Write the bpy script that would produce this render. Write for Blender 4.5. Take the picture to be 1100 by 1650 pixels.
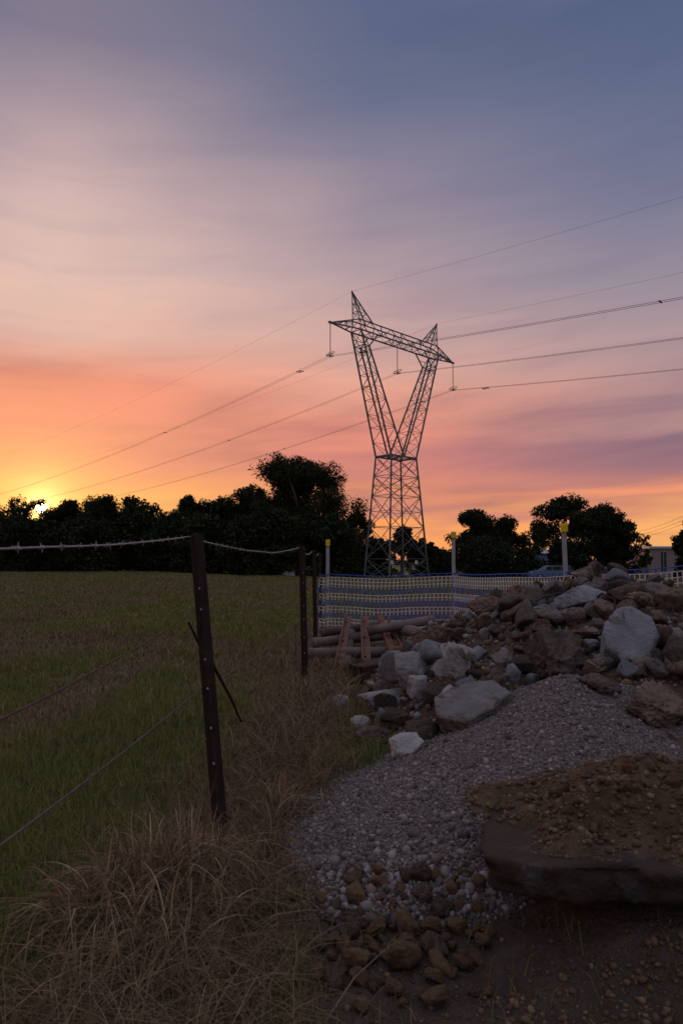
import bpy, bmesh, math, random
import numpy as np
from mathutils import Vector, Matrix

for o in list(bpy.data.objects):
    bpy.data.objects.remove(o)
scene = bpy.context.scene
col = scene.collection
R = math.radians

# ------------------------------------------------------------------ camera
CAMZ = 1.15                       # eye height above the near ground
FPX = 1100.0                      # focal length in photo pixels (24 mm on a 36 mm tall frame)
PITCH = math.atan(75 / FPX)       # eye level lies at photo row 900
cam = bpy.data.cameras.new("camera")
cam.sensor_fit = 'VERTICAL'; cam.sensor_height = 36.0; cam.sensor_width = 24.0
cam.lens = 24.0
cam.clip_start = 0.05; cam.clip_end = 5000
cam.dof.use_dof = True; cam.dof.focus_distance = 11.0; cam.dof.aperture_fstop = 7.1
camo = bpy.data.objects.new("camera", cam); col.objects.link(camo)
camo.location = (0, 0, CAMZ); camo.rotation_euler = (math.pi / 2 + PITCH, 0, 0)
scene.camera = camo

def ray(px, py):
    u = (px - 550) / FPX; v = (825 - py) / FPX
    cp, sp = math.cos(PITCH), math.sin(PITCH)
    return Vector((u, cp - sp * v, sp + cp * v))
def at(px, py, Y):
    d = ray(px, py); k = Y / d.y
    return Vector((d.x * k, Y, CAMZ + d.z * k))

SUN = ray(66, 818).normalized()
SUN_EL = math.asin(SUN.z); SUN_AZ = math.atan2(SUN.x, SUN.y)

# ------------------------------------------------------------------ world: dusk sky with smoky cloud
def lin(r, g, b):
    f = lambda c: (c / 255 / 12.92) if c / 255 <= 0.04045 else ((c / 255 + 0.055) / 1.055) ** 2.4
    return (f(r), f(g), f(b), 1.0)

class NT:
    def __init__(s, tree): s.t = tree; s.n = tree.nodes; s.l = tree.links
    def new(s, typ, **kw):
        nd = s.n.new(typ)
        for k, v in kw.items(): setattr(nd, k, v)
        return nd
    def put(s, sock, v):
        if isinstance(v, bpy.types.NodeSocket): s.l.new(v, sock)
        else: sock.default_value = v
    def math(s, op, a, b=None, c=None, clamp=False):
        nd = s.new('ShaderNodeMath', operation=op); nd.use_clamp = clamp
        s.put(nd.inputs[0], a)
        if b is not None: s.put(nd.inputs[1], b)
        if c is not None: s.put(nd.inputs[2], c)
        return nd.outputs[0]
    def vmath(s, op, a, b=None):
        nd = s.new('ShaderNodeVectorMath', operation=op)
        s.put(nd.inputs[0], a)
        if b is not None: s.put(nd.inputs[1], b)
        return nd.outputs['Value'] if op in ('DOT_PRODUCT', 'LENGTH') else nd.outputs[0]
    def maprange(s, x, a, b, c=0.0, d=1.0, smooth=True):
        nd = s.new('ShaderNodeMapRange'); nd.interpolation_type = 'SMOOTHSTEP' if smooth else 'LINEAR'
        s.put(nd.inputs[0], x)
        for i, v in zip((1, 2, 3, 4), (a, b, c, d)): nd.inputs[i].default_value = v
        return nd.outputs[0]
    def mix(s, f, a, b, blend='MIX'):
        nd = s.new('ShaderNodeMix'); nd.data_type = 'RGBA'; nd.blend_type = blend
        s.put(nd.inputs[0], f); s.put(nd.inputs[6], a); s.put(nd.inputs[7], b)
        return nd.outputs[2]
    def noise(s, vec, scale, detail=4.0, rough=0.5, dist=0.0):
        nd = s.new('ShaderNodeTexNoise')
        if vec is not None: s.l.new(vec, nd.inputs['Vector'])
        nd.inputs['Scale'].default_value = scale; nd.inputs['Detail'].default_value = detail
        nd.inputs['Roughness'].default_value = rough; nd.inputs['Distortion'].default_value = dist
        return nd.outputs['Fac']
    def ramp(s, f, stops, interp='LINEAR'):
        nd = s.new('ShaderNodeValToRGB'); s.l.new(f, nd.inputs[0]); cr = nd.color_ramp
        cr.interpolation = interp
        while len(cr.elements) < len(stops): cr.elements.new(0.5)
        for e, (p, c) in zip(cr.elements, stops):
            e.position = p
        for e, (p, c) in zip(cr.elements, stops): e.color = c
        return nd.outputs[0]

world = bpy.data.worlds.new("World"); scene.world = world; world.use_nodes = True
wt = NT(world.node_tree); wt.n.clear()
dirv = wt.new('ShaderNodeTexCoord').outputs['Generated']
sep = wt.new('ShaderNodeSeparateXYZ'); wt.l.new(dirv, sep.inputs[0])
dx, dy, dz = sep.outputs
hx, hy = math.sin(SUN_AZ), math.cos(SUN_AZ)
el = wt.math('MULTIPLY', wt.math('ARCSINE', dz), 180 / math.pi)
along = wt.math('ADD', wt.math('MULTIPLY', dx, hx), wt.math('MULTIPLY', dy, hy))
across = wt.math('SUBTRACT', wt.math('MULTIPLY', dx, hy), wt.math('MULTIPLY', dy, hx))
hlen = wt.math('MAXIMUM', wt.math('SQRT', wt.math('ADD', wt.math('POWER', along, 2.0), wt.math('POWER', across, 2.0))), 1e-4)
azd = wt.math('MULTIPLY', wt.math('ARCCOSINE', wt.math('DIVIDE', along, hlen)), 180 / math.pi)
# a cloud sheet seen in perspective, drawn out along one wind direction
den = wt.math('ADD', wt.math('MAXIMUM', dz, 0.0), 0.10)
cv = wt.new('ShaderNodeCombineXYZ')
wt.l.new(wt.math('DIVIDE', wt.math('MULTIPLY', wt.math('ADD', dx, wt.math('MULTIPLY', dy, -0.30)), 0.85), den), cv.inputs[0])
wt.l.new(wt.math('DIVIDE', wt.math('MULTIPLY', wt.math('ADD', dy, wt.math('MULTIPLY', dx, 0.5)), 1.25), den), cv.inputs[1])
n_big = wt.noise(cv.outputs[0], 0.55, 2.0, 0.45, 0.3)
n_mid = wt.noise(cv.outputs[0], 1.15, 5.0, 0.52, 0.5)
# thin wisps in the low sky, nearly level
wv = wt.new('ShaderNodeCombineXYZ')
wt.l.new(wt.math('MULTIPLY', azd, 0.045), wv.inputs[0])
wt.l.new(wt.math('MULTIPLY', wt.math('ADD', el, wt.math('MULTIPLY', azd, -0.06)), 0.40), wv.inputs[1])
n_wisp = wt.noise(wv.outputs[0], 1.0, 5.0, 0.55, 0.7)
lowsky = wt.maprange(el, 2.0, 26.0, 1.0, 0.0)
warp = wt.math('ADD', wt.math('MULTIPLY', wt.math('SUBTRACT', n_big, 0.5), wt.math('ADD', 4.5, wt.math('MULTIPLY', el, 0.38))),
               wt.math('MULTIPLY', wt.math('MULTIPLY', wt.math('SUBTRACT', n_wisp, 0.5), 6.0), lowsky))
el2 = wt.math('MAXIMUM', wt.math('ADD', el, warp), 0.0)
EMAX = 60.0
e01 = wt.math('DIVIDE', el2, EMAX, clamp=True)
def stops(lst): return [(e / EMAX, lin(*c)) for e, c in lst]
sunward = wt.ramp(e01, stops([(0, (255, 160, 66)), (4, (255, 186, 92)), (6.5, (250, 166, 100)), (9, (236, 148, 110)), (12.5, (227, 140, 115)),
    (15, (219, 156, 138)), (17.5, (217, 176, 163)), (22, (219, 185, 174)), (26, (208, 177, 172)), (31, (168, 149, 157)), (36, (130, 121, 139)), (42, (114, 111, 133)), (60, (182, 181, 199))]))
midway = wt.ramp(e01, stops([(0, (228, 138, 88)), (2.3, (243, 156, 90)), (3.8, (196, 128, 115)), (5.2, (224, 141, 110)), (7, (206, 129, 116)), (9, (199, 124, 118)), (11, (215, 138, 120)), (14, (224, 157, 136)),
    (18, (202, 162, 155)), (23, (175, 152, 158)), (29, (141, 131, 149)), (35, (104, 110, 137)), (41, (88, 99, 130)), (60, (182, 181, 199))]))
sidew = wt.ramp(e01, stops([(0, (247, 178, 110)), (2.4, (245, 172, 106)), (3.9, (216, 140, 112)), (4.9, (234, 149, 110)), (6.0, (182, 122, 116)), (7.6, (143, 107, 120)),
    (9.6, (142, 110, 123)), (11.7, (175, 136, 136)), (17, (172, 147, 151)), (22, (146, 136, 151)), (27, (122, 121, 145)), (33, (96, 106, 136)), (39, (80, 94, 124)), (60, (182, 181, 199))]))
away = wt.ramp(e01, stops([(0, (112, 102, 112)), (8, (124, 114, 124)), (20, (136, 130, 144)), (36, (150, 148, 166)), (60, (182, 181, 199))]))  # unseen overhead stops and this eastern ramp are brightened to light the ground
f_mid = wt.maprange(azd, 1.0, 26.0, smooth=False)
f_side = wt.maprange(azd, 24.0, 52.0)
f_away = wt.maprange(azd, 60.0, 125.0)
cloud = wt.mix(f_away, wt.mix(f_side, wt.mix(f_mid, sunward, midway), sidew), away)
cloud = wt.mix(wt.maprange(el, 12.0, 36.0, 1.0, 0.45), cloud, wt.ramp(wt.math('ADD', wt.math('MULTIPLY', n_mid, 0.5), wt.math('MULTIPLY', n_wisp, 0.5)),
    [(0.33, (0.80, 0.82, 0.90, 1)), (0.50, (1, 1, 1, 1)), (0.67, (1.20, 1.11, 1.02, 1))]), 'MULTIPLY')
sky = wt.new('ShaderNodeTexSky'); sky.sky_type = 'NISHITA'; sky.sun_disc = False
sky.sun_elevation = SUN_EL; sky.sun_rotation = SUN_AZ
sky.air_density = 1.0; sky.dust_density = 2.0; sky.ozone_density = 1.5
clear = wt.mix(1.0, sky.outputs[0], (0.06, 0.06, 0.06, 1), 'MULTIPLY')
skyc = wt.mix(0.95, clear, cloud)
# glow of the sun in the smoky air, and the disc itself
cosd = wt.vmath('DOT_PRODUCT', dirv, tuple(SUN))
ang = wt.math('MULTIPLY', wt.math('ARCCOSINE', wt.math('MINIMUM', cosd, 1.0)), 180 / math.pi)
def glow(width, amp): return wt.math('MULTIPLY', wt.math('EXPONENT', wt.math('DIVIDE', ang, -width)), amp)
g1 = wt.mix(1.0, (1.0, 0.50, 0.13, 1), glow(4.2, 0.38), 'MULTIPLY')
g2 = wt.mix(1.0, (1.0, 0.62, 0.22, 1), glow(0.85, 2.4), 'MULTIPLY')
disc = wt.mix(1.0, (1.0, 0.80, 0.45, 1), wt.maprange(ang, 0.42, 0.36, 0.0, 30.0), 'MULTIPLY')
skyc = wt.mix(1.0, skyc, g1, 'ADD'); skyc = wt.mix(1.0, skyc, g2, 'ADD'); skyc = wt.mix(1.0, skyc, disc, 'ADD')
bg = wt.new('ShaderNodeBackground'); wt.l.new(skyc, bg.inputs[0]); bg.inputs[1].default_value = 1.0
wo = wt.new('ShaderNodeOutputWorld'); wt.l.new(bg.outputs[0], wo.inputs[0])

sun = bpy.data.lights.new("sun", 'SUN'); sun.energy = 0.6; sun.angle = R(0.6); sun.color = (1.0, 0.50, 0.20)
suno = bpy.data.objects.new("sun", sun); col.objects.link(suno)
suno.rotation_euler = SUN.to_track_quat('Z', 'Y').to_euler()

vs = scene.view_settings
vs.view_transform = 'Standard'; vs.look = 'None'; vs.exposure = 0.12; vs.gamma = 1.0; vs.use_curve_mapping = False

# ------------------------------------------------------------------ helpers
rnd = random.Random(7)

def tag(o, label=None, cat=None, group=None, kind=None):
    if label: o['label'] = label
    if cat: o['category'] = cat
    if group: o['group'] = group
    if kind: o['kind'] = kind
    return o
def empty(name, loc=(0, 0, 0), parent=None):
    o = bpy.data.objects.new(name, None); o.empty_display_size = 0.2
    col.objects.link(o); o.location = loc
    if parent: o.parent = parent
    return o
def link(name, me, mat, parent=None):
    o = bpy.data.objects.new(name, me); col.objects.link(o)
    if mat is not None and not me.materials: me.materials.append(mat)
    if parent:
        o.parent = parent
        o.location = -parent.matrix_basis.translation if parent.type == 'EMPTY' else (0, 0, 0)
    return o

class MB:
    """collects shapes in world coordinates and links them as one mesh"""
    def __init__(s): s.v = []; s.f = []
    def add(s, v, f):
        b = len(s.v); s.v += [tuple(p) for p in v]; s.f += [tuple(i + b for i in q) for q in f]
    def bar(s, a, b, w, d=None):
        a, b = Vector(a), Vector(b); t = (b - a).normalized(); d = d or w
        n = t.cross(Vector((0, 0, 1)))
        if n.length < 1e-3: n = t.cross(Vector((1, 0, 0)))
        n.normalize(); m = n.cross(t)
        q = [n * (w / 2 * i) + m * (d / 2 * j) for i, j in ((-1, -1), (1, -1), (1, 1), (-1, 1))]
        s.add([a + x for x in q] + [b + x for x in q],
              [(0, 1, 5, 4), (1, 2, 6, 5), (2, 3, 7, 6), (3, 0, 4, 7), (3, 2, 1, 0), (4, 5, 6, 7)])
    def box(s, lo, hi):
        (x0, y0, z0), (x1, y1, z1) = lo, hi
        s.add([(x0, y0, z0), (x1, y0, z0), (x1, y1, z0), (x0, y1, z0), (x0, y0, z1), (x1, y0, z1), (x1, y1, z1), (x0, y1, z1)],
              [(3, 2, 1, 0), (4, 5, 6, 7), (0, 1, 5, 4), (1, 2, 6, 5), (2, 3, 7, 6), (3, 0, 4, 7)])
    def tube(s, pts, r, n=6, cap=True):
        pts = [Vector(p) for p in pts]; rs = r if isinstance(r, (list, tuple)) else [r] * len(pts)
        t0 = (pts[1] - pts[0]).normalized()
        u = t0.cross(Vector((0, 0, 1)))
        if u.length < 1e-3: u = t0.cross(Vector((1, 0, 0)))
        u.normalize(); V = []
        for i, p in enumerate(pts):
            t = (pts[min(i + 1, len(pts) - 1)] - pts[max(i - 1, 0)]).normalized()
            u = (u - t * u.dot(t)).normalized(); w = t.cross(u)
            for k in range(n):
                a = 2 * math.pi * k / n
                V.append(p + (u * math.cos(a) + w * math.sin(a)) * rs[i])
        F = []
        for i in range(len(pts) - 1):
            for k in range(n):
                k2 = (k + 1) % n
                F.append((i * n + k, i * n + k2, (i + 1) * n + k2, (i + 1) * n + k))
        if cap:
            F.append(tuple(range(n - 1, -1, -1))); e = (len(pts) - 1) * n; F.append(tuple(range(e, e + n)))
        s.add(V, F)
    def sweep(s, prof, a, b, up=(0, 0, 1)):
        """prof: closed 2-D outline swept from a to b"""
        a, b = Vector(a), Vector(b); t = (b - a).normalized(); n = t.cross(Vector(up)).normalized(); m = n.cross(t)
        k = len(prof); V = [a + n * x + m * y for x, y in prof] + [b + n * x + m * y for x, y in prof]
        F = [(i, (i + 1) % k, k + (i + 1) % k, k + i) for i in range(k)] + [tuple(range(k - 1, -1, -1)), tuple(range(k, 2 * k))]
        s.add(V, F)
    def mesh(s, name, smooth=False):
        me = bpy.data.meshes.new(name); me.from_pydata(s.v, [], s.f)
        bm = bmesh.new(); bm.from_mesh(me); bmesh.ops.recalc_face_normals(bm, faces=bm.faces); bm.to_mesh(me); bm.free()
        if smooth:
            for p in me.polygons: p.use_smooth = True
        return me
    def build(s, name, mat, parent=None, smooth=False): return link(name, s.mesh(name, smooth), mat, parent)

def np_mesh(name, V, faces, attrs=None, smooth=False):
    """V (n,3); faces: list of (m,k) index arrays"""
    me = bpy.data.meshes.new(name); V = np.asarray(V, dtype=np.float32)
    me.vertices.add(len(V)); me.vertices.foreach_set('co', V.ravel())
    tot = [np.full(len(f), f.shape[1]) for f in faces if len(f)]
    idx = np.concatenate([f.ravel() for f in faces if len(f)]).astype(np.int32)
    tot = np.concatenate(tot).astype(np.int32); start = np.concatenate(([0], np.cumsum(tot)[:-1])).astype(np.int32)
    me.loops.add(len(idx)); me.loops.foreach_set('vertex_index', idx)
    me.polygons.add(len(tot)); me.polygons.foreach_set('loop_start', start)
    if smooth: me.polygons.foreach_set('use_smooth', np.ones(len(tot), dtype=bool))
    me.update(calc_edges=True)
    for k, a in (attrs or {}).items():
        a = np.asarray(a, dtype=np.float32)
        if a.ndim == 1: at_ = me.attributes.new(k, 'FLOAT', 'POINT'); at_.data.foreach_set('value', a)
        else:
            at_ = me.attributes.new(k, 'FLOAT_COLOR', 'POINT')
            at_.data.foreach_set('color', np.concatenate([a, np.ones((len(a), 1), np.float32)], 1).ravel())
    return me

def _h(ix, iy, iz, seed):
    n = (ix.astype(np.int64) * 374761393 + iy.astype(np.int64) * 668265263 + iz.astype(np.int64) * 1442695041 + seed * 974634541) & 0x7fffffff
    n = ((n ^ (n >> 13)) * 1274126177) & 0x7fffffff
    n = ((n ^ (n >> 15)) * 1911520717) & 0x7fffffff
    return ((n ^ (n >> 11)) & 0xffff) / 65535.0
def vn3(x, y, z, seed=0):
    x, y, z = np.broadcast_arrays(np.asarray(x, float), np.asarray(y, float), np.asarray(z, float))
    ix, iy, iz = np.floor(x), np.floor(y), np.floor(z); fx, fy, fz = x - ix, y - iy, z - iz
    fx, fy, fz = [f * f * (3 - 2 * f) for f in (fx, fy, fz)]
    r = 0
    for a in (0, 1):
        for b in (0, 1):
            for c in (0, 1):
                r = r + (fx if a else 1 - fx) * (fy if b else 1 - fy) * (fz if c else 1 - fz) * _h(ix + a, iy + b, iz + c, seed)
    return r
def fbm(x, y, z=0.0, oct=4, seed=0):
    s, a, t = 0, 1.0, 0
    for i in range(oct):
        s = s + a * vn3(np.asarray(x) * 2 ** i, np.asarray(y) * 2 ** i, np.asarray(z) * 2 ** i, seed + i); t += a; a *= 0.5
    return s / t                                        # 0..1
def sstep(a, b, x):
    t = np.clip((np.asarray(x, float) - a) / (b - a), 0, 1); return t * t * (3 - 2 * t)

# ------------------------------------------------------------------ materials
def mat(name, fn, rough=0.8, metal=0.0, spec=0.3):
    m = bpy.data.materials.new(name); m.use_nodes = True
    t = NT(m.node_tree); b = m.node_tree.nodes['Principled BSDF']
    b.inputs['Roughness'].default_value = rough; b.inputs['Metallic'].default_value = metal
    b.inputs['Specular IOR Level'].default_value = spec
    fn(t, b); return m
def coords(t): return t.new('ShaderNodeTexCoord').outputs['Object']
def bump(t, b, h, strength, dist):
    bn = t.new('ShaderNodeBump'); t.l.new(h, bn.inputs['Height'])
    bn.inputs['Strength'].default_value = strength; bn.inputs['Distance'].default_value = dist
    t.l.new(bn.outputs[0], b.inputs['Normal'])
def two_tone(c0, c1, scale, bscale=None, bstr=0.4, bdist=0.01, obj_var=0.25, detail=5):
    def fn(t, b):
        v = coords(t); n = t.noise(v, scale, detail, 0.6, 0.3)
        c = t.ramp(n, [(0.3, (*c0, 1)), (0.7, (*c1, 1))])
        if obj_var:
            r = t.new('ShaderNodeObjectInfo').outputs['Random']
            c = t.mix(1.0, c, t.ramp(r, [(0, (1 - obj_var,) * 3 + (1,)), (1, (1 + obj_var,) * 3 + (1,))]), 'MULTIPLY')
        t.l.new(c, b.inputs['Base Color'])
        if bscale: bump(t, b, t.noise(v, bscale, 4, 0.6), bstr, bdist)
    return fn
def rock_fn(base, base2, dirt, amount, speck=60, bd=0.014):
    def fn(t, b):
        v = coords(t); oi = t.new('ShaderNodeObjectInfo')
        vv = t.vmath('ADD', v, oi.outputs['Location'])
        n = t.noise(vv, 9, 5, 0.65); c = t.ramp(n, [(0.3, (*base, 1)), (0.7, (*base2, 1))])
        vor = t.new('ShaderNodeTexVoronoi'); t.l.new(vv, vor.inputs['Vector']); vor.inputs['Scale'].default_value = speck
        c = t.mix(t.maprange(vor.outputs['Distance'], 0.30, 0.12, 0.0, 0.45), c, (*[x * 0.55 for x in base], 1))
        d = t.noise(vv, 4.5, 6, 0.7, 0.8)
        c = t.mix(t.maprange(d, 0.62 - amount, 0.72 - amount, 0.0, 0.9), c, (*dirt, 1))
        c = t.mix(1.0, c, t.ramp(oi.outputs['Random'], [(0, (0.78, 0.78, 0.78, 1)), (1, (1.18, 1.16, 1.14, 1))]), 'MULTIPLY')
        t.l.new(c, b.inputs['Base Color'])
        bump(t, b, t.math('ADD', t.noise(vv, 45, 5, 0.7), t.math('MULTIPLY', vor.outputs['Distance'], 0.4)), 0.9, bd)
    return fn
DIRT = (0.085, 0.05, 0.032)
M = {}
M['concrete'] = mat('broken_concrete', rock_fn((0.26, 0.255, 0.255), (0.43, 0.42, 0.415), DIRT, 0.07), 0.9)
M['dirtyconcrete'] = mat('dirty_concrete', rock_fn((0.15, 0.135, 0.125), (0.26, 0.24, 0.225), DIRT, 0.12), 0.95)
M['pave'] = mat('paving_concrete', rock_fn((0.12, 0.112, 0.11), (0.20, 0.19, 0.187), DIRT, 0.07), 0.95)
M['bluestone'] = mat('grey_concrete', rock_fn((0.19, 0.20, 0.22), (0.32, 0.33, 0.35), DIRT, 0.06), 0.9)
M['brownrock'] = mat('dirty_rock', rock_fn((0.15, 0.10, 0.075), (0.24, 0.18, 0.145), (0.09, 0.05, 0.032), 0.15), 0.95)
M['darkrock'] = mat('dark_clod', rock_fn((0.075, 0.06, 0.052), (0.13, 0.10, 0.085), (0.06, 0.036, 0.024), 0.12), 0.95)
M['clay'] = mat('clay_stone', rock_fn((0.14, 0.080, 0.043), (0.23, 0.14, 0.078), (0.10, 0.056, 0.030), 0.09, 90, 0.006), 0.95)
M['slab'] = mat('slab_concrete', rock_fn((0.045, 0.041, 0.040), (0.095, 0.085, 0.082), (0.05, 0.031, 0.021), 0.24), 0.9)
def soil_fn(c0, c1, c2, s1, s2, bd):
    def fn(t, b):
        v = coords(t); n = t.noise(v, s1, 6, 0.65, 0.4)
        c = t.ramp(n, [(0.28, (*c0, 1)), (0.5, (*c1, 1)), (0.72, (*c2, 1))])
        t.l.new(c, b.inputs['Base Color'])
        bump(t, b, t.math('ADD', t.noise(v, s2, 6, 0.7), t.math('MULTIPLY', t.noise(v, s2 * 4, 3, 0.6), 0.3)), 1.0, bd)
    return fn
M['mound'] = mat('mound_soil', soil_fn((0.055, 0.030, 0.020), (0.115, 0.068, 0.046), (0.20, 0.16, 0.135), 6, 30, 0.03), 0.95)
M['clayheap'] = mat('clay_soil', soil_fn((0.075, 0.046, 0.027), (0.135, 0.085, 0.050), (0.20, 0.135, 0.085), 9, 34, 0.03), 0.95)
def gravel_fn(t, b):
    v = coords(t); vo = t.new('ShaderNodeTexVoronoi'); t.l.new(v, vo.inputs['Vector']); vo.inputs['Scale'].default_value = 120
    c = t.mix(1.0, t.ramp(t.noise(v, 7, 5, 0.6), [(0.3, (0.12, 0.10, 0.094, 1)), (0.7, (0.195, 0.167, 0.158, 1))]),
              t.ramp(vo.outputs['Color'], [(0, (0.6, 0.6, 0.6, 1)), (1, (1.35, 1.3, 1.28, 1))]), 'MULTIPLY')
    t.l.new(c, b.inputs['Base Color']); bump(t, b, t.math('SUBTRACT', t.noise(v, 40, 4, 0.6), vo.outputs['Distance']), 0.9, 0.008)
M['gravelbase'] = mat('gravel_fines', gravel_fn, 0.95)
def attr_color(t, name='tint'):
    a = t.new('ShaderNodeAttribute'); a.attribute_name = name; return a
def vcol_fn(bumpit=False):
    def fn(t, b):
        a = attr_color(t); t.l.new(a.outputs['Color'], b.inputs['Base Color'])
    return fn
M['gravel'] = mat('gravel_stones', vcol_fn(), 0.85)
def blade_fn(t, b):
    a = attr_color(t); t.l.new(a.outputs['Color'], b.inputs['Base Color'])
    tr = t.new('ShaderNodeBsdfTranslucent'); t.l.new(a.outputs['Color'], tr.inputs[0])
    mx = t.new('ShaderNodeMixShader'); mx.inputs[0].default_value = 0.25
    t.l.new(b.outputs[0], mx.inputs[1]); t.l.new(tr.outputs[0], mx.inputs[2])
    t.l.new(mx.outputs[0], t.n['Material Output'].inputs[0])
M['blade'] = mat('grass_blade', blade_fn, 0.75, 0, 0.15)
def leaf_fn(c0, c1):
    def fn(t, b):
        oi = t.new('ShaderNodeObjectInfo')
        n = t.noise(coords(t), 0.9, 3, 0.6)
        c = t.mix(1.0, t.ramp(n, [(0.3, (*c0, 1)), (0.7, (*c1, 1))]),
                  t.ramp(oi.outputs['Random'], [(0, (0.75, 0.8, 0.8, 1)), (1, (1.25, 1.15, 1.0, 1))]), 'MULTIPLY')
        t.l.new(c, b.inputs['Base Color'])
    return fn
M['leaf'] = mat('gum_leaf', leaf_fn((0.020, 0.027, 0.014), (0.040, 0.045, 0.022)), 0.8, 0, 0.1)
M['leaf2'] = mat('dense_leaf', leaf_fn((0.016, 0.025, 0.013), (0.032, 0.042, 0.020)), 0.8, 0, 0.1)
M['bark'] = mat('bark', two_tone((0.06, 0.05, 0.042), (0.15, 0.13, 0.115), 3, 12, 0.5, 0.02), 0.95)
M['steel'] = mat('galvanised_steel', two_tone((0.115, 0.12, 0.128), (0.20, 0.205, 0.215), 1.2, None, obj_var=0.08), 0.6, 0.35)
M['wire'] = mat('conductor', two_tone((0.05, 0.05, 0.055), (0.08, 0.08, 0.085), 1, None, obj_var=0), 0.6, 0.3)
M['insul'] = mat('insulator', two_tone((0.07, 0.06, 0.06), (0.11, 0.10, 0.10), 4, None, obj_var=0), 0.4)
def rust_fn(t, b):
    v = coords(t); n = t.noise(v, 14, 6, 0.7, 0.4)
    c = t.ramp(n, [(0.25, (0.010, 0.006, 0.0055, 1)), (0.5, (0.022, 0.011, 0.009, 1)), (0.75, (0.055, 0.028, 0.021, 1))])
    t.l.new(c, b.inputs['Base Color']); bump(t, b, t.noise(v, 90, 4, 0.7), 0.5, 0.003)
M['rust'] = mat('rusty_steel', rust_fn, 0.85, 0.0)
def rust2_fn(t, b):
    v = coords(t); n = t.noise(v, 9, 6, 0.7, 0.4)
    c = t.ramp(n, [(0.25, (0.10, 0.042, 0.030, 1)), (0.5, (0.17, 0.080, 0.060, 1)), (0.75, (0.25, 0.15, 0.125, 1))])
    t.l.new(c, b.inputs['Base Color']); bump(t, b, t.noise(v, 80, 4, 0.7), 0.5, 0.003)
M['rustbeam'] = mat('rusty_beam', rust2_fn, 0.85)
M['pipe'] = mat('weathered_pipe', two_tone((0.085, 0.060, 0.050), (0.17, 0.14, 0.125), 5, 40, 0.5, 0.006), 0.85)
M['timber'] = mat('old_timber', two_tone((0.030, 0.020, 0.016), (0.070, 0.047, 0.038), 6, 30, 0.8, 0.01, obj_var=0), 0.9)
M['galv'] = mat('stake_steel', two_tone((0.33, 0.335, 0.35), (0.45, 0.455, 0.47), 6, None, obj_var=0), 0.55, 0.3)
M['yellow'] = mat('yellow_plastic', two_tone((0.74, 0.47, 0.012), (0.82, 0.55, 0.02), 20, None, obj_var=0.05), 0.5)
M['white'] = mat('white_plastic', two_tone((0.62, 0.60, 0.60), (0.78, 0.77, 0.77), 4, None, obj_var=0), 0.6)
M['blue'] = mat('blue_plastic', two_tone((0.015, 0.085, 0.40), (0.025, 0.12, 0.52), 4, None, obj_var=0), 0.5)
M['fencewire'] = mat('galvanised_wire', two_tone((0.22, 0.22, 0.235), (0.42, 0.42, 0.44), 8, None, obj_var=0), 0.55, 0.5)
M['rustwire'] = mat('rusty_wire', two_tone((0.06, 0.035, 0.025), (0.12, 0.075, 0.055), 8, None, obj_var=0), 0.8)
M['dullwire'] = mat('dull_wire', two_tone((0.07, 0.062, 0.06), (0.13, 0.12, 0.115), 8, None, obj_var=0), 0.7, 0.2)
M['stick'] = mat('dead_wood', two_tone((0.05, 0.036, 0.028), (0.12, 0.09, 0.07), 10, None, obj_var=0), 0.95)
M['plaster'] = mat('pale_wall', two_tone((0.25, 0.205, 0.20), (0.30, 0.25, 0.24), 1.5, None, obj_var=0), 0.9)
M['bluewall'] = mat('blue_wall', two_tone((0.16, 0.23, 0.36), (0.21, 0.29, 0.43), 1.5, None, obj_var=0), 0.7)
M['roof'] = mat('pale_roof', two_tone((0.42, 0.40, 0.41), (0.5, 0.48, 0.49), 1, None, obj_var=0), 0.6, 0.2)
M['glass'] = mat('dark_glass', two_tone((0.02, 0.024, 0.03), (0.035, 0.04, 0.05), 1, None, obj_var=0), 0.08, 0, 0.5)
M['frame'] = mat('window_frame', two_tone((0.40, 0.38, 0.38), (0.48, 0.46, 0.46), 1, None, obj_var=0), 0.6)
M['tyre'] = mat('tyre_rubber', two_tone((0.015, 0.015, 0.016), (0.03, 0.03, 0.03), 5, None, obj_var=0), 0.9)
M['paint'] = mat('van_paint', two_tone((0.10, 0.15, 0.23), (0.13, 0.18, 0.27), 1, None, obj_var=0), 0.35, 0, 0.5)
M['sign'] = mat('sign_plate', two_tone((0.62, 0.60, 0.60), (0.74, 0.72, 0.71), 3, None, obj_var=0), 0.5)
M['plaque'] = mat('pale_sheet_metal', two_tone((0.36, 0.36, 0.39), (0.48, 0.48, 0.50), 2, None, obj_var=0), 0.6, 0.1)

# ------------------------------------------------------------------ terrain functions
def ground_z(x, y):
    x = np.asarray(x, float); y = np.asarray(y, float)
    k = 0.0075 + 0.0095 * sstep(-26, 4, x)
    z = -k * np.clip(np.minimum(y, 125) - 10, 0, None)
    z = z + 0.05 * (fbm(x * 0.9, y * 0.9, 3.1, 3, 11) - 0.5) * sstep(150, 8, np.hypot(x, y))
    z = z + 0.20 * (fbm(x * 0.17, y * 0.17, 1.1, 2, 5) - 0.5) * sstep(2, 12, y) * sstep(300, 60, y)
    # trampled bare soil lies a little higher under the slab on the right
    z = z + 0.19 * np.exp(-(((x - 1.2) / 0.62) ** 2 + ((y - 2.15) / 0.48) ** 2) ** 2)
    return z

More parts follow.
